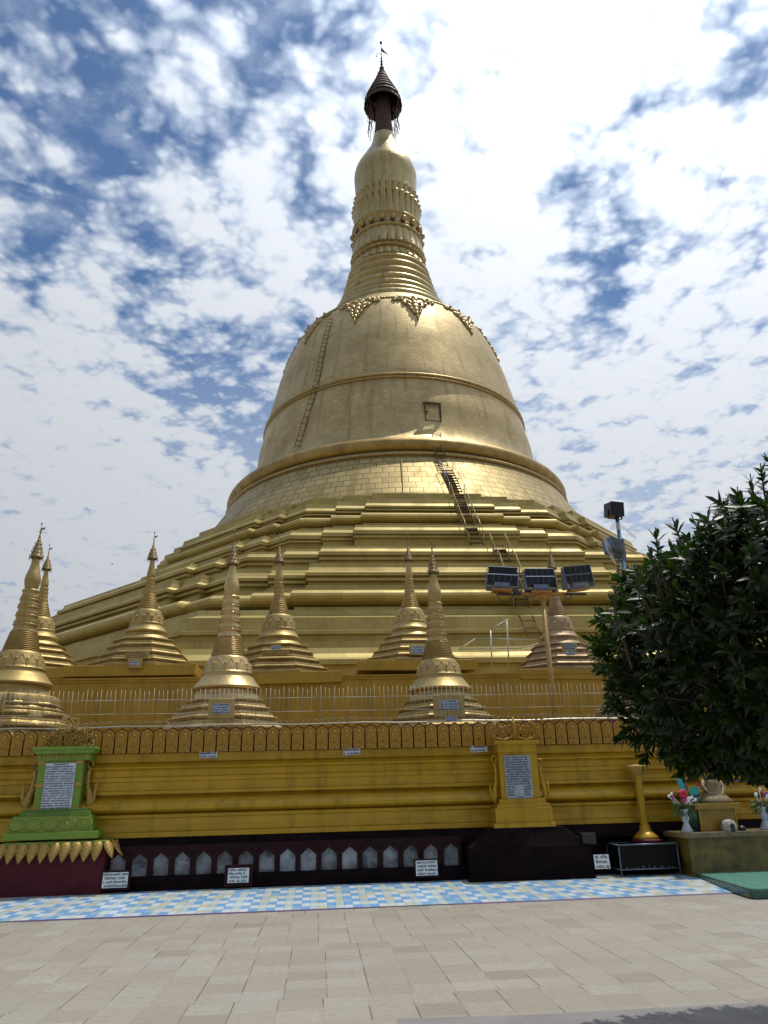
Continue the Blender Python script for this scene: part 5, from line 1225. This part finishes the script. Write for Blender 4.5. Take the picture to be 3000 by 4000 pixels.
# ------------------------------------------------------------------ tree
def make_tree():
    xl_ = at(2375, 2500, 4.9).x; cx = xl_+2.22; cy = 5.0
    zb = at(2700, 3005, 4.4).z; zt = at(2600, 2025, 4.7).z
    t = thing('clipped_tree', 'dense dark broad-leaved tree clipped round, filling the right edge', 'tree', (cx, cy, 0))
    rnd = random.Random(11)
    tr = MB(); tr.tube([(0.05, 0, -.05), (0, 0, .5), (.05, .02, 1.1), (0, 0, 1.7), (0, 0, 2.6)], [.14, .11, .10, .09, .05], 12); tr.build('trunk', 'bark', t)
    li = MB(); lobes = [((0, 0, (zb+zt)/2), (1.88, 1.75, (zt-zb)/2), 3.5), ((.95, .1, (zb+zt)/2+.42), (1.45, 1.35, (zt-zb)/2+.08), 2.4)]
    V_, F_ = [], []
    def leaf(p, d, n, Lh, Wd):
        d = d.normalized(); s = d.cross(n)
        if s.length < 1e-3: return
        s.normalize(); n = s.cross(d); k = len(V_)
        dr = Lh*rnd.uniform(.05, .28)
        pts = [p, p+d*Lh*.25+s*Wd*.8+n*Wd*.25, p+d*Lh*.25, p+d*Lh*.25-s*Wd*.8+n*Wd*.25,
               p+d*Lh*.64+s*Wd*.92+n*(Wd*.25-dr*.35), p+d*Lh*.64-n*dr*.35, p+d*Lh*.64-s*Wd*.92+n*(Wd*.25-dr*.35), p+d*Lh-n*dr]
        V_.extend(pts)
        F_.extend([(k, k+2, k+1), (k, k+3, k+2), (k+1, k+2, k+5, k+4), (k+2, k+3, k+6, k+5), (k+4, k+5, k+7), (k+5, k+6, k+7)])
    def sprig(p, d, n, size):
        d = d.normalized(); li.tube([p-d*.16, p, p+d*size*.6], [.006, .005, .002], 4)
        a = d.cross(VZ) if abs(d.z) < .9 else d.cross(VX); a.normalize(); b = d.cross(a)
        for i in range(n):
            f = i/n; an = i*2.4+rnd.random()*.6; o_ = a*cos(an)+b*sin(an)
            dd = (d*(.45+.7*f)+o_*(1.0-.5*f)+VZ*rnd.uniform(-.25, .10)); nn = (d*.8+VZ*.5-o_*.3+Vector((rnd.uniform(-.3, .3),)*3))
            leaf(p+d*size*.6*f, dd, nn, rnd.uniform(.065, .125), rnd.uniform(.014, .023))
    def inside(q, sc=1.0):
        for c, r, e in lobes:
            v = sum(abs((q[i]-c[i])/(r[i]*sc))**e for i in range(3))
            if v < 1: return True
        return False
    def surf(dv, lobe):
        c, r, e = lobe; k = sum(abs(dv[i]/r[i])**e for i in range(3))**(-1/e); return Vector(c)+dv*k
    cnt = 0
    for li_, N_ in ((0, 4200), (1, 2000)):
        for i in range(N_):
            v = Vector((rnd.gauss(0, 1), rnd.gauss(0, 1), rnd.gauss(0, 1))).normalized()
            p = surf(v, lobes[li_])
            if inside(p, .93) and li_ == 1 or (li_ == 0 and inside(Vector(p)*1.0, .90)): continue
            lump_ = sin(p.x*4.1+1)*cos(p.z*4.7)*sin(p.y*3.9+2)
            q = Vector(lobes[li_][0])+(p-Vector(lobes[li_][0]))*(1+.055*lump_+rnd.uniform(-.13, .015))
            out_ = (p-Vector(lobes[li_][0])).normalized(); d = out_+VZ*rnd.uniform(-.1, .7)+Vector((rnd.uniform(-.5, .5), rnd.uniform(-.5, .5), rnd.uniform(-.4, .4)))
            if p.z < zb+.25: d = out_*.6-VZ*rnd.uniform(.2, .9)+Vector((rnd.uniform(-.5, .5), rnd.uniform(-.5, .5), 0))
            sprig(q, d, rnd.randint(11, 15), .15); cnt += 1
    for i in range(3200):    # deeper layer
        v = Vector((rnd.gauss(0, 1), rnd.gauss(0, 1), rnd.gauss(0, 1))).normalized(); L0 = lobes[0 if rnd.random() < .7 else 1]
        p = surf(v, L0); q = Vector(L0[0])+(p-Vector(L0[0]))*rnd.uniform(.62, .93)
        sprig(q, v+VZ*.3, 10, .22)
    # long shoots standing out of the top
    for (fx, fy, Y, n, dz) in ((2625, 2020, 4.6, 12, 1), (2560, 2060, 4.4, 10, .7), (2700, 2010, 4.5, 12, 1.1), (2745, 2035, 4.6, 10, 1), (2530, 2130, 4.3, 10, .5), (2830, 1960, 4.5, 12, 1), (2880, 1900, 4.4, 12, .8), (2930, 1850, 4.3, 14, .3), (2970, 1810, 4.3, 14, .4), (2985, 1770, 4.4, 12, .5), (2900, 1985, 4.2, 12, .5), (2790, 2040, 4.3, 12, .7), (2480, 2230, 4.3, 10, .3), (2400, 2300, 4.3, 8, .2), (2360, 2420, 4.3, 8, .0), (2860, 2090, 4.3, 12, .3), (2650, 2110, 4.3, 12, .5), (2730, 2130, 4.3, 12, .5), (2960, 1950, 4.3, 14, .5), (2990, 2040, 4.3, 14, .5), (2930, 2120, 4.2, 12, .3)):
        p = at(fx, fy, Y)-Vector((cx, cy, 0)); d = Vector((-.35+rnd.uniform(-.2, .3), -.3, dz)).normalized()
        li.tube([p-d*.55+Vector((.15, .15, -.1)), p-d*.2, p], [.009, .007, .004], 5)
        sprig(p-d*.22, d, n, .26); sprig(p-d*.42+VX*.06, d+VX*.4, 9, .2)
    me = bpy.data.meshes.new('crown'); me.from_pydata([tuple(v) for v in V_], [], F_); me.materials.append(M['leaf'])
    me.polygons.foreach_set('use_smooth', [True]*len(F_))
    o = bpy.data.objects.new('crown', me); COL.objects.link(o); o.parent = t
    for k in range(9):
        a = 2*pi*k/9; li.tube([(0, 0, 1.5), (.5*cos(a), .5*sin(a), 2.0+.1*(k % 3)), (1.2*cos(a), 1.2*sin(a), 2.5+.2*(k % 2))], [.04, .03, .012], 6)
    li.build('branches', 'bark', t)
    print('tree faces', len(F_), 'sprigs', cnt, 'x', cx, zb, zt)
make_tree()
